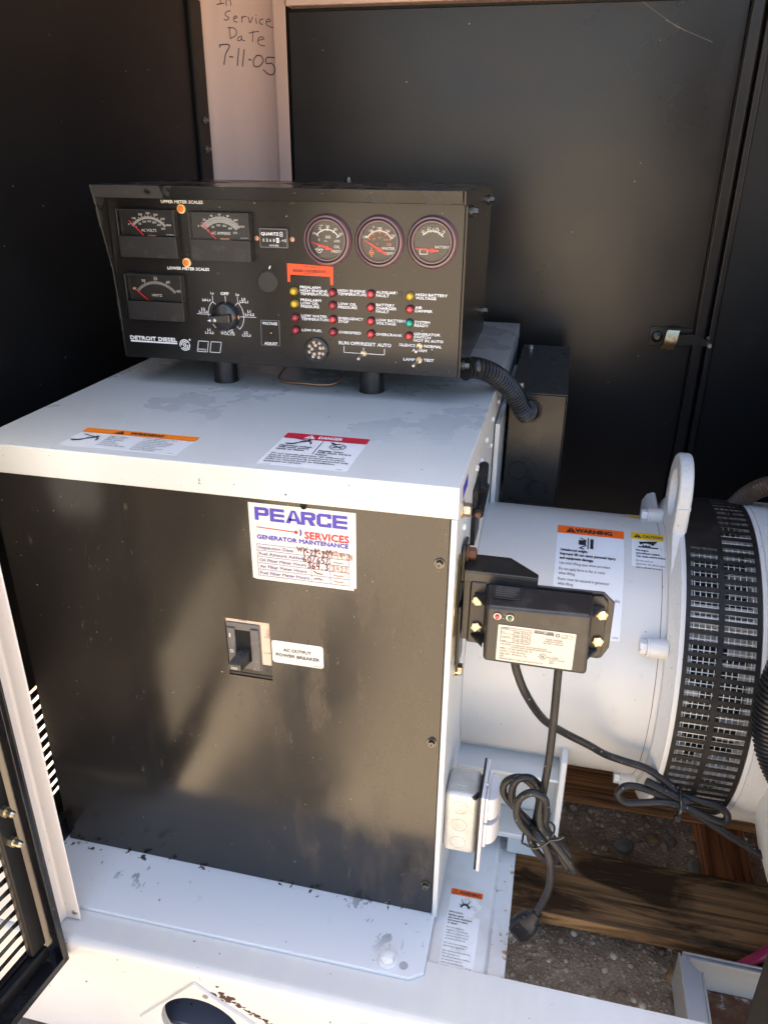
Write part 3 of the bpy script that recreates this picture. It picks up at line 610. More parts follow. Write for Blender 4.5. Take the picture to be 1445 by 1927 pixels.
def shrink(q, k): cx = sum(a for a, b in q) / 4; cz = sum(b for a, b in q) / 4; return [(cx + (a - cx) * k, cz + (b - cz) * k) for a, b in q]
circ = ringpoly(mb, F2, shrink(dia, .985)[::-1], .004)
d0 = dia[::-1]; d1 = shrink(dia, .985)[::-1]
mb.add([F2.p(a, b, .0003) for a, b in d0] + [F2.p(a, b, .004) for a, b in d1], [(k, (k + 1) % 4, 4 + (k + 1) % 4, 4 + k) for k in range(4)])
mb.add([F2.p(a, b, .004) for a, b in circ] + [F2.p(a, b, -.001) for a, b in circ], [(k, (k + 1) % m, m + (k + 1) % m, m + k) for k in range(m)])
mb.build('doubler_plate', 'beam_paint', skid, smooth=30)
mb = MB(); mb.box(-.5, .1, -.13, -.072, -.792, -.786); mb.build('beam_web', 'hole_shade_grey', skid)  # plate coloured dark for the shade inside the hole
mb = MB(); mb.box(-.5, .1, -.0725, -.0705, -.785, -.65); mb.box(-.5, .1, -.137, -.0725, -.652, -.6495); mb.build('hole_shade_sheet', 'rust_bolt', skid)  # dark brown sheets added to paint the shade behind the beam hole
for xx, zz, rr in ((-.2695, -.6835, .004), (-.058, -.672, .005), (.03, -.68, .004)):
    mb = MB(); mb.disc(FRONT(YF), xx, zz, rr, .0045, 14); mb.build('drain_hole', 'ink_faded', skid, smooth=0)
mb = MB(); F = FRONT(YF)
for i in range(46):
    t = i / 46; core = t < .32
    x = -.256 + .078 * t + rng.gauss(0, .0045 if core else .0022); z = -.6725 - .046 * t + rng.gauss(0, .004 if core else .0014); r_ = rng.uniform(.0008, .0032) * (1.5 if core else .8)
    mb.flatpoly(F, [(x + r_ * rng.uniform(.5, 1.3) * math.cos(k * .785) * 1.4, z + r_ * rng.uniform(.5, 1.2) * math.sin(k * .785)) for k in range(8)], .00025 + i * 1e-6)
mb.build('rust_patch', 'rust_dark', skid, smooth=0, kind='stuff')
# cross member: raised hat with an outer flange
mb = MB(); mb.prism(Fr((0, -.06, 0), (1, 0, 0), (0, 0, 1)), [(-.02, -.70), (-.02, -.648), (.073, -.648), (.0785, -.650), (.081, -.656), (.082, -.662), (.105, -.663), (.105, -.668), (.076, -.668), (.074, -.70)], -1.0, 0)
mb.build('cross_member', 'rusty_paint', skid, bevel=.002)
mb = MB(); mb.box(-.7, 1.25, .93, 1.0, -.845, -.642); mb.build('rear_beam', 'beam_paint', skid, bevel=.004)
# cross channel carrying the barrel
mb = MB(); mb.box(-.02, .158, .19, .196, -.615, -.47); mb.box(-.02, .158, .135, .19, -.615, -.605); mb.box(-.02, .158, .14, .19, -.5, -.494)
mb.prism(SIDE(.152), [(.132, -.612), (.128, -.585), (.128, -.535), (.14, -.46), (.19, -.45), (.19, -.617), (.14, -.617)], 0, .009)
mb.box(.09, .15, .15, .19, -.66, -.6155)
mb.build('barrel_support', 'grey_paint', skid, bevel=.0025)

# explosion warning label on the cross member
def tri(mb, F, a, b, h, c=.0004):
    mb.flatpoly(F, [(a - h * .58, b), (a + h * .58, b), (a, b + h)], c); return mb
def excl(mb, F, a, b, h, c=.0006):
    mb.flatpoly(F, [(a - h * .07, b + h * .68), (a - h * .04, b + h * .28), (a + h * .04, b + h * .28), (a + h * .07, b + h * .68)][::-1], c); mb.disc(F, a, b + h * .16, h * .065, c, 8); return mb
def label(name, F, a0, a1, b0, b1, white, head, headm, parent, r=.003, lab=None):
    mb = MB(); mb.rrect(F, a0, a1, b0, b1, r, .0004, .0001) if not isinstance(F, CylFr) else cylsheet(mb, F, a0, a1, b0, b1, .0003)
    o = mb.build(name, white, parent, smooth=30)
    if lab: o['label'] = lab
    mb = MB()
    if isinstance(F, CylFr): cylsheet(mb, F, a0, a1, head, b1, .0006)
    else: mb.rrect(F, a0, a1, head, b1, r * .9, .0006)
    mb.build('label_band', headm, o, smooth=30)
    return o
def cylsheet(mb, F, a0, a1, b0, b1, c):
    n = 16; vs = []
    for i in range(n + 1):
        b = b0 + (b1 - b0) * i / n; vs += [F.p(a0, b, c), F.p(a1, b, c)]
    mb.add(vs, [(2 * i, 2 * i + 1, 2 * i + 3, 2 * i + 2) for i in range(n)])
F = TOP(-.648); a0, a1, b0, b1 = .0195, .0645, -.0625, .0575; H = .1385 * .0 + (b1 - b0)
ex = label('explosion_label', F, a0, a1, b0, b1, 'label_stained', b1 - .0098, 'warn_orange', skid, .0015, 'long orange and white battery explosion warning with rust spots')
mb = MB(); mb.bold(F, 'WARNING', .0315, b1 - .0078, .0052, .0305, c=.0009)
mb.line(F, [(.0215, b1 - .0085), (.0302, b1 - .0085), (.0258, b1 - .0012)], .0006, .0009, closed=True); excl(mb, F, .0258, b1 - .0083, .006, .0009)
cx, cy = .042, b1 - .0285
for t, r_, wd in ((2, .0085, 16), (24, .0125, 15), (42, .008, 12), (63, .0155, 15), (80, .009, 12), (95, .0105, 13), (116, .0165, 15), (134, .009, 12), (152, .0115, 15), (174, .0085, 15)):
    mb.flatpoly(F, [(cx + .0042 * math.cos(R(t - wd)), cy + .0042 * math.sin(R(t - wd))), (cx + r_ * math.cos(R(t)), cy + r_ * math.sin(R(t))), (cx + .0042 * math.cos(R(t + wd)), cy + .0042 * math.sin(R(t + wd)))], .0009 + t * 1e-7)
mb.arc(F, cx, cy, .0036, .0062, 10, 170, .00095, 14)
y = b1 - .0395
mb.bold(F, 'EXPLOSION.', .0215, y, .0024, .0195, c=.0009, e=.03); y -= .0048
for tx, wd in (('Battery spark', .021), ('can cause explosion', .0325), ('and severe injury', .0275), ('or death.', .014)): mb.bold(F, tx, .0215, y, .0026, wd, c=.0009, e=.04); y -= .0042
y -= .0024
for tx, wd in (('Do not connect', .024), ('negative (-) battery', .030), ('cable to positive (+)', .031), ('connection terminal', .0305), ('of starter solenoid.', .028), None, ('Do not short battery', .031), ('terminals together.', .0285), None, ('See owners manual for', .0365), ('instructions on', .023), ('handling battery cables', .0375), ('to prevent sparks,', .028), ('prior to installation,', .030), ('operation or service.', .032)) if False else [(a, b) for a, b in (('Do not connect', .024), ('negative (-) battery', .030), ('cable to positive (+)', .031), ('connection terminal', .0305), ('of starter solenoid.', .028), ('', 0), ('Do not short battery', .031), ('terminals together.', .0285), ('', 0), ('See owners manual for', .0365), ('instructions on', .023), ('handling battery cables', .0375), ('to prevent sparks,', .028), ('prior to installation,', .030), ('operation or service.', .032))]:
    if not tx: y -= .0026; continue
    mb.text(F, tx, .0215, y, .0024, wd, c=.0009); y -= .0042
mb.text(F, '273786', .054, b0 + .0022, .0018, .0078, c=.0009)
mb.build('lettering', 'ink_black', ex, smooth=0)

# ================================================================== GENERATOR CABINET
cab = thing('generator_cabinet', 'grey steel generator junction cabinet with a black front panel and stickers', 'cabinet', (-.28, .4, -.635))
XL = -.568
# top cover with a front lip
mb = MB(); t_ = .003
mb.prism(SIDE(XL), [(-.004, -.036), (-.004, 0), (.885, 0), (.885, -.03), (.882, -.03), (.882, -t_), (-.001, -t_), (-.001, -.036)], 0, .5755)
tc = mb.build('top_cover', 'top_paint', cab, bevel=.0022, seg=3)
# body: side plates and interior
mb = MB(); mb.box(XL + .008, -.002, .012, .88, -.634, -.006); mb.build('body', 'grey_paint', cab)
mb = MB(); mb.prism(SIDE(.0), [(-.003, -.0365), (-.003, -.637), (.004, -.640), (.30, -.640), (.88, -.62), (.88, -.0032), (0.0, -.0032), (.0, -.0365)], 0, .0068)
sp = mb.build('side_plate', 'grey_paint', cab, bevel=.0012)
# black front panel with the breaker opening
mb = holed(MB(), FRONT(0), -.5545, -.0015, -.6345, -.0365, (-.2672, -.2105, -.2815, -.1985), -.004, .0)
fp = mb.build('front_panel', 'black_panel', cab, smooth=0)
F = FRONT(0)
for xx, zz, rr in ((-.3787, -.0344 - .006, .0031), (-.1618, -.0342 - .006, .0037), (-.3818, -.6285, .003), (-.164, -.6285, .003)):
    mb = MB(); mb.disc(F, xx, zz, rr, .0006, 18); h_ = mb.build('screw_hole', 'hole_black', fp, smooth=0)
    mb = MB(); mb.arc(F, xx, zz, rr, rr * 1.25, 0, 360, .0005, 20); mb.build('hole_rim', 'satin_black', fp, smooth=0)
for zz in (-.091, -.3367, -.5811):
    mb = MB(); mb.hexbolt(F, -.0105, zz, .0045, .006, True, .3); o = mb.build('panel_bolt', 'dull_steel', fp, bevel=.0005)
    mb = MB(); mb.disc(F, -.0105, zz, .0018, .0064, 10); mb.build('bolt_slot', 'satin_black', fp, smooth=0)
# mounting flange at the foot
mb = MB(); mb.prism(TOP(0), [(-.565, .01), (.004, .01), (.0045, -.084), (-.013, -.0955), (-.565, -.1005)], -.6415, -.6355)
fl = mb.build('mounting_flange', 'flange_paint', cab, bevel=.0008)
F = TOP(-.6355); mb = MB(); mb.hexbolt(F, -.0445, -.0785, .0098, .011, True, .5); mb.build('flange_bolt', 'white_bolt', fl, bevel=.0008)
mb = MB(); mb.disc(F, -.0228, -.0815, .0058, .0004, 18); mb.build('plugged_hole', 'ink_grey', fl, smooth=0)
mb = MB(); mb.prism(TOP(0), [(-.5675, .02), (-.56, .02), (-.56, -.02), (-.5675, -.02)], -.6355, -.60); mb.build('flange_gusset', 'wall_black', cab)
# right-hand side hardware
F = SIDE(.0068)
for yy, zz, mt in ((.030, -.0385, 'zinc'), (.043, -.2561, 'zinc')):
    mb = MB(); mb.lathe(F, yy, zz, [(.0098, 0), (.0098, .0018), (.005, .0018)], 20); mb.hexbolt(F, yy, zz, .0078, .0105, False, .2, .0018); mb.build('side_bolt', mt, sp, bevel=.0005)
mb = MB(); mb.prism(F, [(.02, -.088), (.046, -.102), (.046, -.222), (.004, -.222), (-.001, -.205), (-.001, -.165), (.012, -.10)], 0, .0012); mb.build('nameplate', 'grass_reflection_metal', sp)
mb = MB()
for yy, zz, l in ((.2165, -.0519, .01), (.165, -.0425, .01), (.145, -.089, .008), (.055, -.071, .007), (.28, -.045, .006), (.36, -.04, .005), (.36, -.08, .005), (.45, -.04, .005), (.30, -.09, .005)):
    mb.lathe(F, yy, zz, [(.004, 0), (.0035, .0025), (.002, .003)], 12)
mb.build('rivet', 'white_bolt', sp, kind='stuff')
mb = MB(); mb.fbox(F, .135, .185, -.135, -.06, 0, .006); mb.cyl(F.p(.128, -.088, .009), F.p(.19, -.075, .009), .0065, n=16); mb.cyl(F.p(.20, -.05, .006), F.p(.16, -.07, .009), .006, n=12)
tb = mb.build('terminal_block', 'rubber', sp, bevel=.001)
mb = MB(); mb.cyl(F.p(.125, -.0885, .009), F.p(.1285, -.0875, .009), .0035, n=12); mb.build('terminal_screw', 'copper', sp)
mb = MB(); mb.fbox(F, .03, .07, -.026, -.013, 0, .0004); mb.build('blue_sticker', 'ink_blue', sp)

# sticker: generator maintenance record
F = FRONT(0, -.2262, -.1384); SW, SH = .1232, .0966
fx = lambda q: q * SW
fy = lambda q: (1 - q) * SH
mb = MB(); mb.prism(F, [(0, 0.001), (.003, .001), (.003, 0), (SW - .003, 0), (SW - .003, .003), (SW, .003), (SW, SH), (0, SH)], .0002, .0006); stk = mb.build('maintenance_sticker', 'sticker_white', fp, smooth=0)
mb = MB()
def block(mb, F, ch, a, b, w_, h, t):
    """wide block capitals"""
    def bar(x0, x1, y0, y1): mb.add([F.p(a + x0, b + y0, .0009), F.p(a + x1, b + y0, .0009), F.p(a + x1, b + y1, .0009), F.p(a + x0, b + y1, .0009)], [(0, 1, 2, 3)])
    q = t * 1.35
    if ch in 'PER': bar(0, q, 0, h)
    if ch == 'E':
        for y0 in (0, (h - t) / 2, h - t): bar(q, w_, y0, y0 + t)
    if ch in 'PR':
        mid = h * .36 if ch == 'P' else h * .40
        bar(q, w_ - q * .6, h - t, h); bar(q, w_ - q * .6, mid, mid + t)
        mb.flatpoly(F, [(a + w_ - q, b + mid + t * .9), (a + w_ - q * .6, b + mid), (a + w_, b + mid + t * .5), (a + w_, b + h - t * .5), (a + w_ - q * .6, b + h), (a + w_ - q, b + h - t * .9)], .00091)
        if ch == 'R': mb.flatpoly(F, [(a + w_ * .45, b + mid), (a + w_ - q * 1.3, b), (a + w_, b), (a + w_ * .78, b + mid)], .00092)
    if ch == 'C':
        bar(q * .7, w_, 0, t); bar(q * .7, w_, h - t, h); mb.flatpoly(F, [(a, b + t * .8), (a + q * .7, b), (a + q, b + t * .9), (a + q, b + h - t * .9), (a + q * .7, b + h), (a, b + h - t * .8)], .00091)
        bar(w_ - q, w_, t * .99, h * .34); bar(w_ - q, w_, h * .66, h - t * .99)
    if ch == 'A':
        mb.flatpoly(F, [(a, b), (a + q * 1.15, b), (a + w_ / 2 + q * .1, b + h), (a + w_ / 2 - q * .5, b + h)], .0009)
        mb.flatpoly(F, [(a + w_ - q * 1.15, b), (a + w_, b), (a + w_ / 2 + q * .5, b + h), (a + w_ / 2 - q * .1, b + h)], .00092); bar(w_ * .22, w_ * .78, h * .2, h * .2 + t * .85)
xa = fx(.058); LW = fx(.87) / 6
for i, ch in enumerate('PEARCE'):
    block(mb, F, ch, xa + i * LW * 1.005, fy(.215), LW * (.94 if ch != 'A' else 1.06), SH * .165, SH * .036)
mb.bold(F, 'GENERATOR MAINTENANCE', fx(.068), fy(.455), SH * .052, fx(.86), c=.0009, e=.07)
mb.arc(F, fx(.445), fy(.318), .0052, .0066, -42, 42, .0009); mb.build('lettering', 'ink_blue', stk, smooth=0)
mb = MB(); mb.line(F, [(fx(.068), fy(.305)), (fx(.45), fy(.320))], .0011, .0009); mb.disc(F, fx(.445), fy(.32), .0021, .001, 16)
mb.bold(F, 'SERVICES', fx(.525), fy(.385), SH * .085, fx(.41), c=.0009, e=.05); mb.build('lettering', 'ink_red', stk, smooth=0)
mb = MB(); mb.arc(F, fx(.455), fy(.318), .0035, .0044, -42, 42, .0009)
rows = (.525, .607, .69, .775, .86, .945)
for q in rows: mb.line(F, [(fx(.06), fy(q)), (fx(.935), fy(q))], .0005, .0009)
for q in (.06, .575, .755, .935): mb.line(F, [(fx(q), fy(.525)), (fx(q), fy(.945))], .0005, .0009)
for i, (t, q) in enumerate((('Inspection Date', .33), ('Fuel Amount Added', .42), ('Oil Filter Meter Hours', .45), ('Air Filter Meter Hours', .45), ('Fuel Filter Meter Hours', .475))):
    mb.bold(F, t, fx(.078), fy(rows[i + 1] - .022), SH * .038, fx(q), c=.0009, e=.03)
mb.build('lettering', 'ink_purple', stk, smooth=0)
DG = {'0': [[(.5, 1), (.1, .6), (.2, .1), (.6, 0), (.9, .5), (.5, 1)]], '1': [[(.4, 1), (.5, 0)]], '2': [[(.1, .8), (.5, 1), (.8, .75), (.1, .05), (.9, .05)]],
      '3': [[(.1, .95), (.8, .9), (.4, .55), (.85, .3), (.4, 0), (.1, .1)]], '4': [[(.2, 1), (.15, .5), (.8, .5)], [(.75, 1), (.7, 0)]], '5': [[(.85, 1), (.3, 1), (.2, .6), (.8, .5), (.7, .1), (.1, 0)]],
      '6': [[(.7, 1), (.2, .5), (.2, .1), (.7, 0), (.8, .4), (.25, .4)]], '7': [[(.1, .95), (.85, .95), (.4, 0)]], '-': [[(.1, .5), (.8, .5)]], '.': [[(.3, .02), (.45, .06)]], '/': [[(.8, 1), (.1, 0)]],
      '%': [[(.8, 1), (.1, 0)], [(.15, .85), (.3, .9)], [(.7, .1), (.85, .15)]], 'W': [[(0, 1), (.25, 0), (.5, .8), (.75, 0), (1, 1)]], 'X': [[(0, 1), (.9, 0)], [(.9, 1), (.1, 0)]], 'C': [[(.9, .85), (.4, 1), (.1, .5), (.4, 0), (.9, .1)]],
      'M': [[(0, 0), (.15, 1), (.5, .3), (.8, 1), (1, 0)]], 'i': [[(.5, .6), (.5, 0)]], 'o': [[(.5, .6), (.2, .3), (.5, 0), (.8, .3), (.5, .6)]], 's': [[(.8, .6), (.3, .5), (.7, .2), (.2, 0)]], 'm': [[(0, 0), (.1, .5), (.4, .1), (.6, .5), (1, 0)]],
      'N': [[(.1, 0), (.15, 1), (.8, 0), (.85, 1)]], 'v': [[(.1, .6), (.4, 0), (.9, .7)]]}
def pen(mb, F, t, a, b, h, adv, wd):
    for ch in t:
        for s_ in DG.get(ch, []):
            P = [(a + x * adv * .85 + rng.uniform(-.0002, .0002), b + y * h + rng.uniform(-.0002, .0002)) for x, y in s_]
            mb.stroke(F, P, wd, .0013)
        a += adv
mb = MB(); pen(mb, F, 'WX MiM', fx(.45), fy(.56), SH * .06, fx(.055), .0009); pen(mb, F, '1-22-25', fx(.50), fy(.60), SH * .075, fx(.036), .0011)
pen(mb, F, '60/65%', fx(.50), fy(.685), SH * .072, fx(.043), .0011); pen(mb, F, '364.3', fx(.54), fy(.77), SH * .08, fx(.042), .0012)
mb.stroke(F, [(fx(.60), fy(.80)), (fx(.63), fy(.825)), (fx(.68), fy(.83))], .001, .0013); mb.stroke(F, [(fx(.60), fy(.905)), (fx(.64), fy(.895)), (fx(.68), fy(.905))], .001, .0013)
mb.build('handwriting', 'pen_brown', stk, smooth=0)
mb = MB(); pen(mb, F, 'vsXCom', fx(.70), fy(.56), SH * .055, fx(.035), .0008); pen(mb, F, '7-14.2N', fx(.76), fy(.60), SH * .07, fx(.03), .0009); pen(mb, F, '3422', fx(.77), fy(.77), SH * .07, fx(.04), .0009)
for q in (.655, .825, .905): mb.stroke(F, [(fx(.79), fy(q - .005)), (fx(.83), fy(q + .005)), (fx(.88), fy(q))], .0009, .0013)
mb.build('handwriting', 'pen_tan', stk, smooth=0)
# output breaker in its opening
F = FRONT(0)
mb = MB(); mb.fbox(F, -.268, -.210, -.283, -.197, -.03, -.0030); br = mb.build('power_breaker', 'cream_plate', cab)
mb = MB(); mb.fbox(F, -.267, -.2105, -.2812, -.262, -.0029, -.0015); mb.fbox(F, -.267, -.2105, -.2775, -.2765, -.0014, -.0005); mb.build('breaker_case', 'meter_cover', br, bevel=.0005)
mb = MB(); mb.rrect(F, -.2665, -.2235, -.2705, -.2045, .002, -.0012, -.006); mb.fbox(F, -.2655, -.2555, -.264, -.2115, -.0012, .0012)
mb.fbox(F, -.2355, -.225, -.2695, -.2105, -.0012, .0012); mb.build('breaker_bezel', 'breaker_grey', br, bevel=.0007)
mb = MB(); mb.fbox(F, -.2553, -.2357, -.258, -.2145, -.0011, -.0008); mb.build('breaker_slot', 'hole_black', br)
mb = MB()
HP = [(-.2498, -.2385, -.001), (-.2372, -.2385, -.001), (-.2372, -.2585, -.001), (-.2498, -.2585, -.001), (-.2565, -.247, .024), (-.2405, -.247, .024), (-.2405, -.2565, .0235), (-.2565, -.2565, .0235)]
mb.add([F.p(*p) for p in HP], [(0, 1, 2, 3), (4, 7, 6, 5), (0, 4, 5, 1), (1, 5, 6, 2), (2, 6, 7, 3), (3, 7, 4, 0)]); mb.build('breaker_handle', 'knob_black', br, bevel=.001)
mb = MB(); Fh = F; mb.text(Fh, '250', -.2525, -.2535, .0032, .008, c=.0244); mb.fbox(F, -.2625, -.2612, -.2245, -.219, .0013, .0014)
mb.arc(F, -.2607, -.2445, .0014, .0024, 0, 360, .0014, 18); mb.text(F, 'TRIP', -.2475, -.2025, .002, .006, c=-.0027); mb.build('lettering', 'ink_white', br, smooth=0)
mb = MB(); mb.text(F, '(TRIP)', -.2505, -.2022, .0022, .0095, c=-.0027)
for k, zz in enumerate((-.2105, -.2133, -.216, -.2185, -.2212, -.2445)): mb.text(F, ('AC', 'DC', '125', '250', '22,000', '25 000')[k], -.2115, zz, .0017, (.004, .004, .005, .005, .0075, .0085)[k], 'R', c=-.0027)
mb.build('lettering', 'ink_black', br, smooth=0)
mb = MB(); mb.rrect(F, -.2088, -.1443, -.2522, -.2205, .0035, .0006, .0002); bl = mb.build('breaker_label', 'sticker_white', fp, smooth=0)
mb = MB(); mb.bold(F, 'AC OUTPUT', -.1768, -.2345, .0042, .0345, 'C', c=.0009, e=.04); mb.bold(F, 'POWER BREAKER', -.1765, -.2425, .0042, .0545, 'C', c=.0009, e=.04); mb.text(F, 'GM16451', -.1463, -.2505, .0016, .011, 'R', c=.0009)
mb.build('lettering', 'ink_black', bl, smooth=0)

# labels on the top cover
def man(mb, F, a, b, k, c=.0009):
    mb.disc(F, a + .008 * k, b + .012 * k, .0024 * k, c, 14)
    for P, wd in (([(.006, .009), (-.001, .004)], .0045), ([(-.001, .004), (-.006, -.004), (-.015, -.007)], .002), ([(-.001, .003), (-.009, -.003), (-.018, -.004)], .002), ([(.006, .010), (-.004, .013), (-.012, .016)], .0016), ([(.007, .009), (.012, .006), (.013, -.001)], .0022)):
        mb.stroke(F, [(a + x * k, b + y * k) for x, y in P], wd * k, c)
    return mb
F = TOP(.0); a0, a1, b0, b1 = -.4615, -.3135, .0118, .0738
wl_ = label('warning_label', F, a0, a1, b0, b1, 'label_white', b1 - .0155, 'warn_amber', tc, .002, 'white label with an orange WARNING band, at left on the cabinet top')
mb = MB(); mb.bold(F, 'WARNING', -.400, b1 - .0118, .0078, .043, c=.0009); tri(mb, F, -.413, b1 - .0135, .0115, .0009); man(mb, F, -.440, b0 + .023, 1.0)
for i, (t, wd) in enumerate((('High voltage.', .024), ('Backfeed to', .021), ('utility system', .024), ('can cause', .018), ('electrocution', .024), ('or property damage.', .036))): mb.text(F, t, -.4185, b0 + .0375 - i * .0058, .0036, wd, c=.0009)
for i, (t, wd) in enumerate((('When generator is used', .040), ('for standby power,', .032), ('use of automatic transfer', .042), ('switch is recommended', .040), ('to prevent inadvertent', .038), ('interconnection', .026), ('of standby and normal', .038), ('sources of supply.', .031))): mb.text(F, t, -.374, b0 + .0405 - i * .0052, .0033, wd, c=.0009)
mb.text(F, '249807', -.319, b0 + .002, .0018, .007, 'R', c=.0009); mb.build('lettering', 'ink_black', wl_, smooth=0)
mb = MB(); excl(mb, F, -.413, b1 - .0132, .0105, .0012); mb.build('lettering', 'warn_amber', wl_, smooth=0)
a0, a1, b0, b1 = -.2185, -.1162, .0108, .1168
dl = label('danger_label', F, a0, a1, b0, b1, 'label_stained', b1 - .019, 'danger_red', tc, .002, 'wet peeling white label with a red DANGER band, at right on the cabinet top')
mb = MB(); mb.bold(F, 'DANGER', -.1762, b1 - .0142, .0082, .0285, c=.0009); tri(mb, F, -.187, b1 - .016, .012, .0009); mb.build('lettering', 'ink_white', dl, smooth=0)
mb = MB(); excl(mb, F, -.187, b1 - .016, .011, .0012); man(mb, F, -.192, b1 - .033, .95)
mb.line(F, [(-.168, b1 - .02), (-.1675, b1 - .066)], .0009, .0009)
mb.arc(F, -.146, b1 - .036, .0085, .0097, 0, 360, .0009, 26); mb.stroke(F, [(-.151, b1 - .039), (-.141, b1 - .033)], .0022, .0009); mb.stroke(F, [(-.151, b1 - .033), (-.141, b1 - .039)], .0022, .001); mb.stroke(F, [(-.156, b1 - .024), (-.150, b1 - .029), (-.146, b1 - .027)], .003, .001)
y = b1 - .046
for i, (t, wd) in enumerate((('Hazardous voltage.', .040), ('Will cause severe', .037), ('injury or death.', .034))): mb.bold(F, t, -.2135, y - .006 * i, .0042, wd, c=.0009, e=.04)
for i, (t, wd) in enumerate((('Moving rotor.', .030), ('Will cause severe', .040), ('injury.', .014))): mb.bold(F, t, -.164, y - .008 - .006 * i, .0042, wd, c=.0009, e=.04)
y -= .027
for t, wd in (('Do not operate generator set without all', .085), ('guards and electrical enclosures in place.', .088), ('Operate and service by trained personnel only.', .094), ('Refer to manual prior to installation,', .080), ('operation or service.', .044)): mb.bold(F, t, -.2135, y, .0038, wd, c=.0009, e=.03); y -= .0062
mb.text(F, '249805', -.122, b0 + .002, .0018, .007, 'R', c=.0009); mb.build('lettering', 'ink_black', dl, smooth=0)

# ================================================================== CONTROL PANEL
cp = thing('control_panel', 'black generator control panel box with meters, gauges and indicator lights', 'control panel', (-.27, .4, 0))
PY = .27; ZB_, ZT_ = .0405, .270; L_, R_ = -.5185, -.0345
prof = [(.2385, .270), (.2435, .2545), (.2505, .2193), (.26, .1812), (.2655, .1598), (.2692, .1089), (.271, .0405), (.54, .0525), (.545, .270)]
mb = MB(); mb.prism(SIDE(L_), prof, -.002, .0015); mb.build('side_cheek', 'hood_black', cp, bevel=.0012)
mb = MB(); mb.prism(SIDE(R_), [(.244, .270), (.247, .2535), (.268, .2525), (.268, .0405), (.54, .0525), (.545, .270)], -.0015, .002); mb.build('side_cheek', 'control_black', cp, bevel=.0012)
mb = MB(); mb.prism(SIDE(L_ + .0016), [(.2385, .270), (.2435, .2545), (.2455, .2550), (.242, .2675), (.545, .2675), (.545, .270)], 0, R_ - L_ - .0032); mb.build('hood', 'hood_black', cp, bevel=.002, seg=3)
mb = MB(); mb.box(L_ + .0016, R_ - .0016, .46, .5435, .055, .2674); mb.box(L_ + .0016, R_ - .0016, .2735, .46, .046, .2674); mb.build('housing', 'control_black', cp)
mb = MB(); mb.box(L_ + .0016, R_ - .0016, PY, PY + .0032, ZB_, .2674); fpn = mb.build('instrument_plate', 'control_black', cp, bevel=.001)
F = FRONT(PY)
for xa in (-.3885, -.165):
    mb = MB(); mb.lathe(TOP(0), xa, .322, [(.0175, .0003), (.0175, .0455)], 26); mb.lathe(TOP(0), xa, .322, [(.0185, .0003), (.0185, .002), (.017, .002)], 26); mb.build('mounting_post', 'satin_black', cp)
# meters
MH = .012
def meter(x0, x1, z0, z1, zw, name, lab):
    mb = MB(); mb.fbox(F, x0, x1, z0, zw, 0, MH); mb.fbox(F, x0, x1, zw, z1, 0, .0045); mb.fbox(F, x0, x0 + .0016, zw, z1, .0045, MH); mb.fbox(F, x1 - .0016, x1, zw, z1, .0045, MH); mb.fbox(F, x0 + .0016, x1 - .0016, z1 - .0014, z1, .0045, MH)
    o = mb.build(name, 'meter_cover', cp, bevel=.0008); o['label'] = lab
    mb = MB(); mb.flatpoly(F, [(x0 + .0016, zw), (x1 - .0016, zw), (x1 - .0016, z1 - .0014), (x0 + .0016, z1 - .0014)], MH - .0004); mb.build('meter_window', 'clear_window', o, smooth=0)
    mb = MB(); mb.flatpoly(F, [(x0 + .004, zw + .0005), (x1 - .004, zw + .0005), (x1 - .004, z1 - .003), (x0 + .004, z1 - .003)], .0047); mb.build('meter_dial', 'dial_black', o, smooth=0)
    return o
def scale_arc(mb, cx, cz, r, t0, t1, n, h, big, c, wd=.0004):
    for k in range(n + 1):
        t = R(t0 + (t1 - t0) * k / n); e = h * (1.5 if big and k % big == 0 else 1)
        mb.line(F, [(cx + r * math.cos(t), cz + r * math.sin(t)), (cx + (r + e) * math.cos(t), cz + (r + e) * math.sin(t))], wd, c)
def nums(mb, cx, cz, r, t0, t1, L, h, c, sx=1.15):
    for k, s_ in enumerate(L):
        t = R(t0 + (t1 - t0) * k / (len(L) - 1)); mb.text(F, s_, cx + r * math.cos(t), cz + r * math.sin(t) - h / 2, h, None, 'C', sx, c)
DC = .0052
mw = dict(x0=-.4985, x1=-.4150, z0=.1798, z1=.2405, zw=.2070)
o = meter(name='meter', lab='AC volts meter with its red needle at zero, top left', **mw)
cx, cz, r = -.4555, .1985, .0315; mb = MB()
scale_arc(mb, cx, cz, r - .0016, 138, 42, 60, .0032, 0, DC); scale_arc(mb, cx, cz, r + .001, 138, 42, 12, .0024, 2, DC)
nums(mb, cx, cz, r + .0055, 142, 38, ['0', '100', '200', '300', '400', '500', '600'], .0024, DC); nums(mb, cx, cz, r - .0045, 134, 42, ['0', '50', '100', '150', '200', '250', '300'], .0023, DC)
mb.text(F, 'AC VOLTS', -.4565, .2125, .0034, .022, 'C', c=DC); mb.text(F, 'FS=200VAC', -.419, .2085, .0014, .012, 'R', c=DC); mb.build('dial_print', 'ink_white', o, smooth=0)
mb = MB(); mb.line(F, [(-.4825, .2262), (-.4630, .2075)], .0013, .0075); mb.build('needle', 'needle_red', o, smooth=0)
mb = MB(); mb.fbox(F, -.458, -.446, .2071, .2084, .0050, .0058); mb.build('movement', 'copper', o)
o = meter(-.3955, -.3115, .1785, .2395, .2052, 'meter', 'AC amperes meter with its red needle at zero, right of the volts meter')
cx, cz, r = -.3535, .1965, .0335; mb = MB()
scale_arc(mb, cx, cz, r + .0006, 137, 43, 60, .003, 5, DC); scale_arc(mb, cx, cz, r - .0040, 135, 45, 50, .0034, 0, DC); mb.arc(F, cx, cz, r - .0004, r, 137, 43, DC, 24)
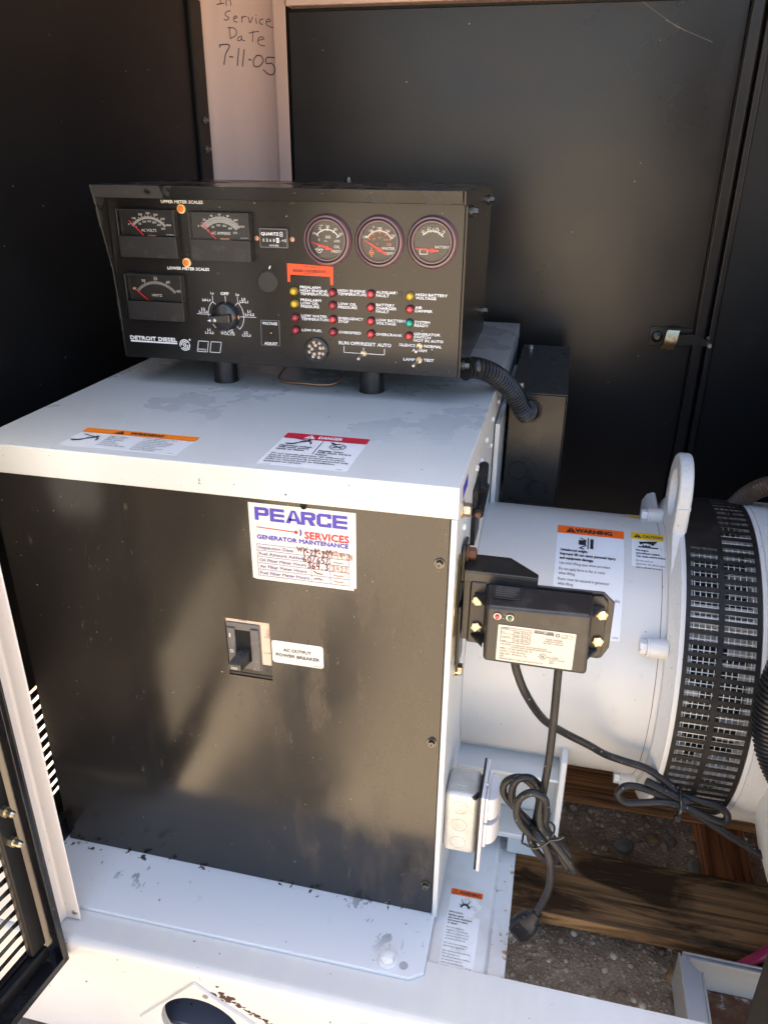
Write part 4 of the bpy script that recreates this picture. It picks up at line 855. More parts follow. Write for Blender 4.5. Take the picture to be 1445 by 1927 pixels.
nums(mb, cx, cz, r + .0062, 141, 40, ['0', '20', '40', '60', '80', '100', '120'], .0024, DC); nums(mb, cx, cz, r - .0070, 132, 42, ['0', '50', '100', '150', '200', '250'], .0024, DC)
mb.text(F, 'AC AMPERES', -.3535, .2115, .0034, .0265, 'C', c=DC); mb.text(F, 'FS=5AAC', -.316, .2072, .0014, .010, 'R', c=DC); mb.build('dial_print', 'ink_white', o, smooth=0)
mb = MB(); mb.line(F, [(-.3790, .2260), (-.3600, .2056)], .0013, .0075); mb.build('needle', 'needle_red', o, smooth=0)
mb = MB(); mb.fbox(F, -.355, -.342, .2053, .2072, .0050, .0058); mb.build('movement', 'copper', o)
o = meter(-.4980, -.4140, .0968, .1580, .1222, 'meter', 'hertz meter with its red needle at the low end, below the volts meter')
cx, cz, r = -.4555, .1085, .0375; mb = MB()
scale_arc(mb, cx, cz, r - .001, 137, 43, 40, .0036, 10, DC); nums(mb, cx, cz, r + .0065, 138, 40, ['45', '50', '55', '60', '65'], .0034, DC)
mb.text(F, 'HERTZ', -.455, .1285, .003, .015, 'C', c=DC); mb.build('dial_print', 'ink_white', o, smooth=0)
mb = MB(); mb.line(F, [(-.4868, .1385), (-.4668, .1226)], .0013, .0075); mb.build('needle', 'needle_red', o, smooth=0)
# orange scale lamps
for xa, zz, lb in ((-.4085, .2415, 'orange scale lamp by UPPER METER SCALES'), (-.408, .1743, 'orange scale lamp by LOWER METER SCALES')):
    mb = MB(); mb.lathe(F, xa, zz, [(.0058, 0), (.0058, .002), (.0044, .003)], 24); o = mb.build('scale_lamp', 'lamp_ring', cp); o['label'] = lb
    mb = MB(); mb.lathe(F, xa, zz, [(.0042, .0028), (.0036, .0042), (.002, .0048)], 20); mb.build('lamp_lens', 'lamp_orange', o)
# hour meter
mb = MB(); mb.rrect(F, -.302, -.2618, .1962, .2217, .0015, .004, 0); o = mb.build('hour_meter', 'knob_black', cp, bevel=.0008)
mb = MB(); mb.bold(F, 'QUARTZ', -.2985, .2125, .0034, .024, c=.0043); mb.text(F, 'HOURS', -.2815, .1990, .0022, .0125, 'C', c=.0043)
mb.line(F, [(-.2725, .2115), (-.2695, .2115), (-.2695, .2165), (-.2725, .2165)], .0006, .0043, closed=True); mb.line(F, [(-.2725, .214), (-.2695, .214)], .0006, .0043)
for k, d_ in enumerate('0368'): mb.text(F, d_, -.2965 + k * .0047, .2045, .0038, .0022, c=.0043)
mb.flatpoly(F, [(-.2780, .2035), (-.2745, .2035), (-.2745, .2095), (-.2780, .2095)], .0043); mb.text(F, '- 4', -.2735, .205, .0028, .0055, c=.0043); mb.text(F, '1', -.2662, .2045, .0038, .0009, c=.0043); mb.build('lettering', 'ink_white', o, smooth=0)
mb = MB(); mb.line(F, [(-.3002, .1978), (-.2636, .1978), (-.2636, .2202), (-.3002, .2202)], .0006, .0042, closed=True); mb.build('meter_frame', 'ink_faded', o, smooth=0)
mb = MB(); mb.text(F, '0', -.2773, .2045, .0038, .0022, c=.0045); mb.build('lettering', 'ink_black', o, smooth=0)
for xa in (-.3062, -.2577):
    mb = MB(); mb.lathe(F, xa, .208, [(.0032, 0), (.003, .0012), (.0015, .0016)], 16); mb.build('screw', 'copper', cp)
# gauges
def gauge(xa, zz, lab, kind):
    mb = MB(); mb.lathe(F, xa, zz, [(.0318, 0), (.0318, .003), (.0296, .0065), (.0272, .0068), (.0262, .0052), (.0252, .0062), (.0236, .0062), (.0226, .0030)], 48, cap=False)
    o = mb.build('gauge', 'bezel', cp, smooth=30); o['label'] = lab
    mb = MB(); mb.arc(F, xa, zz, .0256, .0274, 0, 360, .0071, 40); mb.build('bezel_groove', 'hole_black', o, smooth=0)
    mb = MB(); mb.disc(F, xa, zz, .0232, .0012, 36); mb.build('gauge_face', 'gauge_face', o, smooth=0)
    mb = MB(); mb.disc(F, xa, zz, .0232, .0056, 36); mb.build('gauge_glass', 'clear_window', o, smooth=0)
    w_ = MB(); og = MB(); c = .0016
    if kind == 'oil':
        w_.arc(F, xa, zz - .0045, .0165, .0179, 142, 32, c, 26)
        for k, t in enumerate((142, 115, 88, 60, 32)): tt = R(t); w_.line(F, [(xa + q * math.cos(tt), zz - .0045 + q * math.sin(tt)) for q in (.0145 if k in (0, 4) else .0155, .021)], .0011, c)
        for s_, x, z_, h in (('psi', -.0075, .0165, .0024), ('0', -.0178, .0063, .003), ('25', -.0095, .0122, .0028), ('50', .001, .0148, .0032), ('75', .0115, .0118, .0028), ('100', .0182, .0068, .0026), ('0', -.0108, -.0012, .003), ('345', .001, .0020, .0034), ('kPa', -.002, -.0022, .002), ('690', .0128, -.0026, .0034), ('OIL', .0128, -.0095, .0036), ('PRESS', .0118, -.0152, .0036)): w_.text(F, s_, xa + x, zz + z_, h, None, 'C', 1.0, c)
        w_.arc(F, xa - .011, zz - .0125, .0028, .0035, 120, 420, c, 18); w_.disc(F, xa - .011, zz - .012, .0013, c, 10); w_.line(F, [(xa - .011, zz - .009), (xa - .011, zz - .006)], .0007, c); w_.line(F, [(xa - .0165, zz - .0115), (xa - .0145, zz - .0115)], .001, c); w_.line(F, [(xa - .0075, zz - .0115), (xa - .0055, zz - .0115)], .001, c)
        nd = (162, .0215, -.0085)
    elif kind == 'water':
        w_.arc(F, xa, zz - .005, .0176, .0186, 148, 30, c, 26); og.arc(F, xa, zz - .005, .0165, .0173, 148, 30, c, 26)
        for t in (148, 120, 88, 58, 30):
            tt = R(t); w_.line(F, [(xa + q * math.cos(tt), zz - .005 + q * math.sin(tt)) for q in (.0178, .0212)], .001, c); og.line(F, [(xa + q * math.cos(tt), zz - .005 + q * math.sin(tt)) for q in (.0142, .0172)], .001, c)
        for s_, x, z_, h in (('°F', -.0075, .0158, .0022), ('100', -.0182, .0035, .003), ('170', -.0105, .0112, .0028), ('195', .0005, .0138, .0032), ('220', .0105, .0115, .0028), ('250', .0178, .0062, .0028), ('WATER', .0115, -.0095, .0034), ('TEMP', .013, -.0155, .0034)): w_.text(F, s_, xa + x, zz + z_, h, None, 'C', 1.0, c)
        for s_, x, z_, h in (('77', -.007, .0012, .0028), ('91', .0005, .003, .003), ('104', .0082, .0012, .0026), ('°C', -.0025, -.0045, .0024), ('138', .0125, -.0045, .0032), ('38', -.0102, -.0045, .0026)): og.text(F, s_, xa + x, zz + z_, h, None, 'C', 1.0, c)
        og.arc(F, xa - .010, zz - .0135, .0022, .003, 0, 360, c, 18); og.line(F, [(xa - .010, zz - .0165), (xa - .010, zz - .019)], .0012, c); og.line(F, [(xa - .010, zz - .0105), (xa - .010, zz - .007)], .0009, c); og.fbox(F, xa - .0122, xa - .0078, zz - .0142, zz - .013, c, c + .0001)
        nd = (150, .0225, -.011)
    else:
        w_.arc(F, xa, zz - .003, .0158, .0170, 138, 36, c, 26)
        for k in range(9):
            tt = R(130 - 84 * k / 8); w_.line(F, [(xa + q * math.cos(tt), zz - .003 + q * math.sin(tt)) for q in ((.0145, .0178) if k % 2 else (.015, .0195))], .001, c)
        for s_, x, z_, h in (('10', -.012, .0108, .003), ('12', -.0042, .0145, .003), ('14', .0052, .0145, .003), ('16', .0138, .0115, .003), ('BATTERY', .0125, -.0068, .0030)): w_.text(F, s_, xa + x, zz + z_, h, None, 'C', 1.0, c)
        w_.line(F, [(xa - .0152, zz - .009), (xa - .0152, zz - .0142), (xa - .0058, zz - .0142), (xa - .0058, zz - .009)], .0008, c, closed=True); w_.line(F, [(xa - .0135, zz - .0078), (xa - .0115, zz - .0078)], .001, c); w_.line(F, [(xa - .0095, zz - .0078), (xa - .0075, zz - .0078)], .001, c)
        nd = (176, .0215, -.0085)
    w_.build('dial_print', 'ink_white', o, smooth=0)
    if og.v: og.build('dial_print', 'ink_orange', o, smooth=0)
    pz = zz - .0092; t = R(nd[0]); dx, dz = math.cos(t), math.sin(t); n_ = MB()
    n_.flatpoly(F, [(xa + dx * nd[1] - dz * .0003, pz + dz * nd[1] + dx * .0003), (xa + dx * nd[1] + dz * .0003, pz + dz * nd[1] - dx * .0003), (xa + dz * .0016, pz - dx * .0016), (xa - dz * .0016, pz + dx * .0016)][::-1], .0036)
    n_.line(F, [(xa, pz), (xa + dx * nd[2], pz + dz * nd[2])], .0026, .0035); n_.lathe(F, xa, pz, [(.0028, .0030), (.0028, .0042), (.0018, .0046)], 18); n_.build('needle', 'needle_red', o, smooth=30)
gauge(-.2105, .2085, 'oil pressure gauge, leftmost of the three round gauges', 'oil'); gauge(-.1425, .2086, 'water temperature gauge with an orange inner scale', 'water'); gauge(-.0752, .2097, 'battery voltage gauge, rightmost of the three round gauges', 'bat')
# blank plug, knob, buzzer
mb = MB(); mb.lathe(F, -.2943, .1533, [(.0142, 0), (.0142, .0015), (.013, .0025)], 36); mb.build('blanking_plug', 'meter_cover', cp)
mb = MB(); mb.lathe(F, -.3585, .1055, [(.0195, 0), (.0192, .006), (.017, .0095), (.015, .0105)], 36); kb = mb.build('selector_knob', 'knob_black', cp)
mb = MB(); mb.prism(F, [(-.3775, .0985), (-.3765, .1075), (-.345, .1115), (-.344, .0995)], .010, .020); mb.build('knob_grip', 'knob_black', kb, bevel=.0015)
mb = MB(); mb.flatpoly(F, [(-.3762, .1022), (-.3715, .1010), (-.3715, .1042)], .0204); mb.build('knob_pointer', 'ink_white', kb, smooth=0)
mb = MB(); mb.lathe(F, -.366, .1030, [(.0028, .0195), (.0026, .0212), (.001, .0218)], 14); mb.build('knob_screw', 'steel', kb)
mb = MB(); mb.lathe(F, -.3408, .105, [(.0035, 0), (.0034, .002), (.002, .0026)], 14); mb.build('screw', 'copper', cp)
mb = MB(); mb.lathe(F, -.2290, .0671, [(.0166, 0), (.0166, .004), (.0148, .0052), (.0132, .0052), (.0132, .0022), (.004, .0022), (.004, .003), (.002, .003)], 32); bz = mb.build('alarm_buzzer', 'knob_black', cp, smooth=30)
mb = MB()
for ring, n_ in ((.0105, 8), (.0062, 5)):
    for k in range(n_): mb.arc(F, -.2290, .0671, ring - .0018, ring + .0018, 360 * k / n_ + 8, 360 * (k + .62) / n_, .0026, 5)
mb.build('buzzer_slot', 'cream_plate', bz, smooth=0)
# indicator lights
LED = [(-.2578, 'yellow', .1433, 'PREALARM HIGH ENGINE TEMPERATURE'), (-.2573, 'yellow', .1272, 'PREALARM LOW OIL PRESSURE'), (-.2569, 'red', .1091, 'LOW WATER TEMPERATURE'), (-.2568, 'red', .0925, 'LOW FUEL'),
       (-.205, 'red', .1437, 'HIGH ENGINE TEMPERATURE'), (-.205, 'red', .1275, 'LOW OIL PRESSURE'), (-.205, 'bright', .1093, 'EMERGENCY STOP'), (-.205, 'red', .0926, 'OVERSPEED'),
       (-.1533, 'bright', .1443, 'AUXILIARY FAULT'), (-.1533, 'bright', .1272, 'BATTERY CHARGER FAULT'), (-.1532, 'bright', .1097, 'LOW BATTERY VOLTAGE'), (-.1532, 'bright', .0929, 'OVERCRANK'),
       (-.1018, 'yellow', .1438, 'HIGH BATTERY VOLTAGE'), (-.1016, 'bright', .1274, 'AIR DAMPER'), (-.1018, 'green', .1097, 'SYSTEM READY'), (-.1021, 'bright', .0929, 'GENERATOR SWITCH NOT IN AUTO')]
for xa, k, zz, lb in LED:
    col = {'yellow': 'led_yellow', 'red': 'led_red', 'bright': 'led_bright', 'green': 'led_green'}[k]; cc = {'yellow': 'led_yellow_collar', 'green': 'led_green_collar'}.get(k, 'led_collar')
    mb = MB(); mb.lathe(F, xa, zz, [(.0055, 0), (.0053, .004), (.0046, .0058), (.0040, .006)], 20); o = mb.build('indicator_light', cc, cp)
    o['label'] = {'bright': 'red', 'red': 'dark red'}.get(k, k) + ' indicator light beside the words ' + lb
    mb = MB(); mb.lathe(F, xa, zz, [(.0041, .0055), (.0039, .0075), (.0028, .0088), (.0016, .0092)], 18); mb.build('lens', col, o)
# print on the plate
mb = MB(); c = .0003; H = .0032
def stack(x, z, lines, h=H, lead=.0042, sx=1.28):
    for i, t in enumerate(lines): mb.bold(F, t, x, z - i * lead, h, None, 'L', sx, c, .045)
mb.bold(F, 'UPPER METER SCALES', -.4075, .2482, .0035, .059, 'C', c=c); mb.bold(F, 'LOWER METER SCALES', -.4072, .1645, .0035, .061, 'C', c=c)
stack(-.2496, .1472, ['PREALARM', 'HIGH ENGINE', 'TEMPERATURE']); stack(-.2494, .1308, ['PREALARM', 'LOW OIL', 'PRESSURE']); stack(-.2492, .1102, ['LOW WATER', 'TEMPERATURE']); stack(-.2492, .0912, ['LOW FUEL'])
stack(-.1980, .1450, ['HIGH ENGINE', 'TEMPERATURE']); stack(-.1978, .1280, ['LOW OIL', 'PRESSURE']); stack(-.1978, .1093, ['EMERGENCY', 'STOP']); stack(-.1978, .0910, ['OVERSPEED'])
stack(-.1465, .1450, ['AUXILIARY', 'FAULT']); stack(-.1465, .1290, ['BATTERY', 'CHARGER', 'FAULT']); stack(-.1465, .1096, ['LOW BATTERY', 'VOLTAGE']); stack(-.1465, .0910, ['OVERCRANK'])
stack(-.0945, .1442, ['HIGH BATTERY', 'VOLTAGE']); stack(-.0948, .1280, ['AIR', 'DAMPER']); stack(-.0952, .1094, ['SYSTEM', 'READY']); stack(-.0957, .0942, ['GENERATOR', 'SWITCH', 'NOT IN AUTO'])
mb.bold(F, 'RUN', -.1975, .0765, .0042, .0135, c=c); mb.bold(F, 'OFF/RESET', -.1815, .0765, .0042, .0345, c=c); mb.bold(F, 'AUTO', -.1445, .0765, .0042, .0185, c=c)
mb.line(F, [(-.1906, .0741), (-.1906, .0658), (-.135, .0658), (-.135, .0737)], .0008, c); mb.line(F, [(-.1635, .0735), (-.1635, .066)], .0008, c)
mb.bold(F, 'SILENCE', -.1150, .0788, .0034, .0215, c=c); mb.bold(F, 'NORMAL', -.0817, .0788, .0034, .0230, c=c); mb.bold(F, 'ALARM', -.0972, .0727, .0034, .0190, c=c); mb.bold(F, 'LAMP', -.1090, .0600, .0034, .0155, c=c); mb.bold(F, 'TEST', -.0817, .0604, .0034, .0135, c=c)
mb.bold(F, 'OFF', -.3572, .1338, .0036, .0115, 'C', c=c); mb.text(F, '1\u00f8', -.3755, .1338, .0034, None, 'C', 1.1, c); mb.text(F, '3\u00f8', -.3390, .1334, .0034, None, 'C', 1.1, c)
mb.line(F, [(-.3568, .1325), (-.3566, .1232)], .0006, c); mb.line(F, [(-.3755, .1325), (-.3752, .1240)], .0006, c); mb.line(F, [(-.339, .1325), (-.339, .1240)], .0006, c)
mb.arc(F, -.3575, .1065, .0256, .0263, 143, 197, c, 14); mb.arc(F, -.3575, .1065, .0256, .0263, 40, -44, c, 16)
mb.line(F, [(-.3780, .1222), (-.3752, .1240), (-.371, .1205)], .0007, c); mb.line(F, [(-.3362, .1228), (-.339, .1245), (-.343, .1205)], .0007, c)
mb.line(F, [(-.3780, .0940), (-.3745, .0892), (-.3700, .0925)], .0007, c); mb.line(F, [(-.3425, .0925), (-.3388, .0885), (-.3370, .0915)], .0007, c)
mb.line(F, [(-.4004, .1070), (-.3803, .1068)], .0006, c); mb.line(F, [(-.3365, .1058), (-.3138, .1061)], .0006, c)
for t, x, z_ in (('L0-L1', -.3847, .1246), ('L2', -.3905, .1122), ('L1-L2', -.3905, .1085), ('L1', -.3847, .0842), ('L1-L2', -.3842, .0802), ('L3', -.3305, .1280), ('L3-L1', -.3300, .1245), ('L1', -.3235, .1122), ('L1-L2', -.3228, .1080), ('L2', -.3300, .0832), ('L2-L3', -.3295, .0794), ('AMPS', -.3570, .0843), ('VOLTS', -.3572, .0800)): mb.bold(F, t, x, z_, .0036 if t in ('AMPS', 'VOLTS') else .003, None, 'C', 1.3, c)
mb.bold(F, 'VOLTAGE', -.2947, .0972, .0034, .0215, 'C', c=c); mb.bold(F, 'ADJUST', -.2945, .0700, .0034, .0190, 'C', c=c)
mb.line(F, [(-.2915, .170), (-.2905, .1725), (-.2895, .174)], .0016, c)
mb.bold(F, 'DETROIT DIESEL', -.5070, .0660, .0050, .0720, c=c, e=.07); mb.line(F, [(-.5070, .0638), (-.4350, .0638)], .0022, c)
for r0, r1, t0, t1 in ((.0066, .0080, 20, 200), (.0066, .0080, 215, 375), (.0040, .0054, 40, 185), (.0040, .0054, 225, 365), (.0012, .0026, 0, 360)): mb.arc(F, -.4234, .0623, r0, r1, t0, t1, c, 14)
mb.line(F, [(-.4205, .0600), (-.4172, .0560)], .0014, c); mb.disc(F, -.4152, .0702, .0014, c, 10)
for xo in (0, .0192): mb.line(F, [(-.4020 + xo, .0693), (-.3868 + xo, .0693), (-.3900 + xo, .0545), (-.4052 + xo, .0545)], .0008, c, closed=True)
mb.text(F, 'mtu', -.3972, .0565, .0032, .0115, 'C', c=c); mb.build('lettering', 'ink_white', fpn, smooth=0)
mb = MB(); mb.line(F, [(-.3073, .1028), (-.2810, .1031), (-.2815, .0693), (-.3083, .0690)], .0004, c, closed=True); mb.build('print_outline', 'ink_grey', fpn, smooth=0)
mb = MB(); mb.lathe(F, -.2936, .0862, [(.0034, .0001), (.0031, .0008), (.0020, .0008), (.0020, .0003)], 14); mb.build('adjust_hole', 'hole_black', cp)
mb = MB(); mb.disc(F, -.2932, .0862, .0014, .0010, 10); mb.build('adjust_screw', 'copper', cp, smooth=0)
for xa, zz in ((-.1155, .1455), (-.0738, .0718), (-.2582, .1360), (-.1015, .1355)):
    mb = MB(); mb.lathe(F, xa, zz, [(.0036, 0), (.0033, .0008), (.0018, .0008), (.0018, .0004)], 16); mb.build('plug_button', 'control_black', cp)
# toggle switches
for xa, zz, dx in ((-.1635, .0660, -.003), (-.0880, .0801, -.0015), (-.0879, .0615, -.0045)):
    mb = MB(); mb.hexbolt(F, xa, zz, .0046, .0018, False, .3); mb.lathe(F, xa, zz, [(.0034, .0012), (.0034, .005), (.0024, .005)], 18); o = mb.build('toggle_switch', 'zinc', cp, bevel=.0003)
    mb = MB(); mb.cyl(F.p(xa, zz, .004), F.p(xa + dx, zz - .004, .0155), .0014, .0024, n=12); mb.lathe(Fr(F.p(xa + dx, zz - .004, .0155), (1, 0, 0), (0, 0, 1)), 0, 0, [(.0024, 0), (.0016, .001)], 12); mb.build('toggle_lever', 'steel', o)
# orange barcode tag, torn
mb = MB(); mb.prism(F, [(-.2662, .1783), (-.2037, .1760), (-.2040, .1530), (-.2078, .1532), (-.2078, .1634), (-.2626, .1642), (-.2628, .1548), (-.2664, .1546)], .0002, .0006); tg = mb.build('orange_tag', 'tag_orange', fpn, smooth=0)
mb = MB(); x = -.2585
while x < -.2135:
    wd = rng.choice([.0003, .0003, .0006, .0009]); mb.fbox(F, x, x + wd, .1676, .1712, .0007, .0008); x += wd + rng.choice([.0003, .0005, .0008])
mb.text(F, '0747', -.2435, .1738, .0022, .007, c=.0008); mb.text(F, 'Mobile Key', -.2350, .1738, .0016, .009, c=.0008); mb.text(F, '0728664171', -.2360, .1654, .0015, .016, 'C', c=.0008); mb.build('lettering', 'ink_black', tg, smooth=0)
# side and top bolts
for p, fr in (((.30, .245), SIDE(R_ + .002)), ((.50, .25), SIDE(R_ + .002)), ((.50, .09), SIDE(R_ + .002)), ((.295, .052), SIDE(R_ + .002))):
    mb = MB(); mb.hexbolt(fr, p[0], p[1], .0052, .009, True, .2); mb.build('case_bolt', 'dull_steel', cp, bevel=.0004)
mb = MB(); mb.hexbolt(TOP(.27), -.245, .50, .005, .008, True, .2); mb.build('case_bolt', 'dull_steel', cp, bevel=.0004)
# loose wire under the box
mb = MB(); mb.tube(spline([(-.30, .40, .03), (-.31, .335, .006), (-.265, .322, .004), (-.22, .333, .006), (-.21, .39, .03)], 10), .0016, 8)
tag(mb.build('brown_wire', 'copper', smooth=60), 'thin brown wire loop sagging under the control panel between its posts', 'wire')

# conduit from panel to relay box
cpath = [(-.031, .30, .045), (-.018, .315, .045), (.006, .35, .028), (.030, .40, -.008), (.045, .435, -.045), (.05, .462, -.060), (.052, .50, -.064)]
mb = MB(); mb.corr(cpath, .0128, .0021, .0076, 20); tag(mb.build('corrugated_conduit', 'conduit_black', smooth=60), 'short black corrugated conduit running from the control panel into the relay box', 'conduit')

# ================================================================== RELAY BOX
rb = thing('relay_box', 'black steel relay box behind the cabinet with knockouts on its face', 'box', (.065, .6, -.23))
bx0, bx1, by0, by1, bz0, bz1 = .021, .1105, .50, .855, -.230, -.0366
mb = MB(); mb.box(bx0, bx1, by0, by1, bz0, bz1 - .002); mb.build('box_body', 'relay_black', rb, bevel=.0015)
mb = MB(); mb.box(bx0 - .001, bx1 + .0015, by0 - .002, by1, bz1 - .001, bz1 + .001); mb.box(bx1 + .0002, bx1 + .0017, by0 - .002, by1, bz0 - .004, bz1 - .001); mb.build('box_lid', 'relay_black', rb, bevel=.0006)
F = FRONT(by0); mb = MB(); mb.box(bx0 - .002, bx1 - .001, by0 - .004, by0 + .01, bz0 - .003, bz0 + .001); mb.build('box_lip', 'relay_black', rb)
for xa, zz in ((.0445, -.171), (.0795, -.201)):
    mb = MB(); mb.lathe(F, xa, zz, [(.0168, 0), (.0160, .0022), (.0148, .0022), (.0146, .0002)], 32, cap=False); mb.build('knockout', 'relay_black', rb)
mb = MB(); mb.lathe(F, .0545, -.066, [(.0195, 0), (.019, .003), (.016, .003), (.016, .0002)], 32); gr = mb.build('grommet', 'rubber', rb); mb = MB(); mb.disc(F, .0545, -.066, .016, .0006, 24); mb.build('grommet_hole', 'hole_black', rb, smooth=0)
for xa, yy in ((.0365, .53), (.0365, .82)):
    mb = MB(); mb.hexbolt(TOP(bz1 + .001), xa, yy, .005, .007, True); mb.build('lid_bolt', 'steel', rb, bevel=.0004)
mb = MB()
for yy, zz in ((.62, -.09), (.55, -.135), (.56, -.205)): mb.cyl((.006, yy, zz), (.022, yy, zz), .010, n=14)
mb.build('standoff', 'rubber', rb)
mb = MB(); mb.box(.0085, .0155, .40, .78, -.24, -.06); mb.build('mounting_bracket', 'grey_paint', rb, bevel=.001)

# ================================================================== ALTERNATOR
YC, ZC, RC = .349, -.382, .198
alt = thing('alternator', 'white alternator barrel with a lifting eye and a black slotted fan guard', 'alternator', (.2, YC, ZC))
AX = lambda x: Fr((x, YC, ZC), (0, -1, 0), (0, 0, 1))      # n = -X ... lathe along the shaft
def axl(mb, prof, n=72):                                    # prof: (r, x)
    vs = []
    for r_, x in prof:
        for k in range(n): t = 2 * PI * k / n; vs.append((x, YC - r_ * math.cos(t), ZC + r_ * math.sin(t)))
    mb.add(vs, [(i * n + k, i * n + (k + 1) % n, (i + 1) * n + (k + 1) % n, (i + 1) * n + k) for i in range(len(prof) - 1) for k in range(n)]); return mb
mb = axl(MB(), [(RC, .0072), (RC, .262), (RC + .003, .266)]); mb.build('barrel', 'barrel_paint', alt)
mb = axl(MB(), [(RC + .0001, .2582), (RC + .0005, .2586), (RC + .0001, .2590)]); mb.build('seam', 'rust_bolt', alt)
# end casting: ring and lifting eye
mb = axl(MB(), [(RC - .01, .2655), (RC + .012, .2655), (RC + .016, .2685), (RC + .024, .273), (.232, .277), (.2335, .2845), (.225, .2865), (.19, .2865)]); cs = mb.build('end_casting', 'cast_paint', alt, smooth=35)
mb = MB(); ey, ez, er, ih = YC - .010, -.122, .055, .030
out = [(YC - .155, ZC + .165)] + [(ey + er * math.cos(R(t)), ez + er * 1.08 * math.sin(R(t))) for t in range(200, -21, -12)] + [(YC + .155, ZC + .165), (YC + .10, ZC + .18), (YC - .10, ZC + .18)]
Fe = SIDE(.2668); n_ = 40
# eye plate as ring prism
def ring_prism(mb, F, outer, cx, cy, ri, c0, c1, n=40, sy=1.0):
    def hit(t):
        dx, dy = math.cos(t), math.sin(t); best = 1e9
        for (xa, ya), (xb, yb) in zip(outer, outer[1:] + outer[:1]):
            ex_, ey_ = xb - xa, yb - ya; det = dx * (-ey_) + ex_ * dy
            if abs(det) < 1e-12: continue
            px, py = xa - cx, ya - cy; t_ = (px * (-ey_) + ex_ * py) / det; u_ = (dx * py - dy * px) / det
            if t_ > 0 and -1e-9 <= u_ <= 1 + 1e-9: best = min(best, t_)
        return best
    ts = sorted([2 * PI * k / n for k in range(n)] + [math.atan2(y - cy, x - cx) % (2 * PI) for x, y in outer]); m = len(ts); vs = []
    for c in (c0, c1):
        vs += [F.p(cx + ri * math.cos(t), cy + ri * sy * math.sin(t), c) for t in ts] + [F.p(cx + hit(t) * math.cos(t), cy + hit(t) * math.sin(t), c) for t in ts]
    fs = []
    for k in range(m):
        j = (k + 1) % m
        fs += [(k, j, m + j, m + k), (2 * m + k, 3 * m + k, 3 * m + j, 2 * m + j), (m + k, m + j, 3 * m + j, 3 * m + k), (k, 2 * m + k, 2 * m + j, j)]
    mb.add(vs, fs)
outer = [(YC - .120, ZC + .172), (ey - er * 1.02, ez - .035)] + [(ey + er * math.cos(R(t)), ez + er * 1.06 * math.sin(R(t))) for t in range(180, -1, -12)] + [(ey + er * 1.02, ez - .035), (YC + .120, ZC + .172), (YC + .06, ZC + .192), (YC - .06, ZC + .192)]
ring_prism(mb, Fe, outer, ey, ez, ih, 0, .0185, sy=1.15); mb.build('lifting_eye', 'cast_paint', alt, bevel=.006, seg=3, smooth=50)
mb = MB(); mb.prism(FRONT(YC + .14), [(.246, ZC + .13), (.246, ZC + .186), (.252, ZC + .197), (.2655, ZC + .204), (.2655, ZC + .13)], 0, .08); mb.build('casting_lug', 'cast_paint', alt, bevel=.01, seg=3)
# bolt bosses round the casting
for deg, x0_ in ((101, .239), (31.5, .236), (-48, .238)):
    t = R(deg); d = V((0, -math.cos(t), math.sin(t))); p = V((0, YC, ZC)) + d * (RC + .006)
    mb = MB(); mb.cyl(p + V((x0_ + .008, 0, 0)), p + V((.268, 0, 0)), .0125, .0135, n=24); o = mb.build('bolt_boss', 'cast_paint', alt, bevel=.001)
    mb = MB(); mb.cyl(p + V((x0_ + .006, 0, 0)), p + V((x0_ + .0082, 0, 0)), .0128, n=20); mb.cyl(p + V((x0_ - .003, 0, 0)), p + V((x0_ + .006, 0, 0)), .0098, n=6); mb.build('boss_bolt', 'white_bolt', o, bevel=.0008)
# fan guard
GR, gx0, gx1 = .235, .2825, .3735
mb = axl(MB(), [(GR - .0015, gx0), (GR, gx0), (GR, gx0 + .0055), (GR - .0015, gx0 + .0055)], 96); axl(mb, [(GR - .0015, gx1 - .0055), (GR, gx1 - .0055), (GR, gx1), (GR - .0015, gx1)], 96)
axl(mb, [(GR - .0015, .3225), (GR + .0002, .3225), (GR + .0002, .3290), (GR - .0015, .3290)], 96); gd = mb.build('fan_guard', 'guard_black', alt, smooth=30)
mb = MB(); vs = []
for k in range(13):
    t = R(68 + 40 * k / 12); vs += [(gx0 + .001, YC - (GR + .0003) * math.cos(t), ZC + (GR + .0003) * math.sin(t)), (.326, YC - (GR + .0003) * math.cos(t), ZC + (GR + .0003) * math.sin(t))]
mb.add(vs, [(2 * k, 2 * k + 1, 2 * k + 3, 2 * k + 2) for k in range(12)]); mb.build('guard_plate', 'guard_black', gd)
b0_ = None; ang0 = -70
for k in range(52):
    deg = ang0 + 3.5 * k
    if b0_ is None:
        mb = MB(); hw = GR * math.sin(R(.72))
        mb.box(gx0 + .005, gx1 - .005, -hw, hw, GR - .0016, GR - .0003); me = mb.build('bar', 'guard_black', gd); b0_ = me
        # rebuild the local mesh about the shaft so that the bar can be spun
        me.data.transform(Matrix.Translation(V(gd['_o'])))
        me.parent = gd
    else:
        c_ = b0_.copy(); C.objects.link(c_); c_.parent = gd; me = c_
    me.location = V((0, YC, ZC)) - V(gd['_o']); me.rotation_euler = (R(90 - deg), 0, 0)
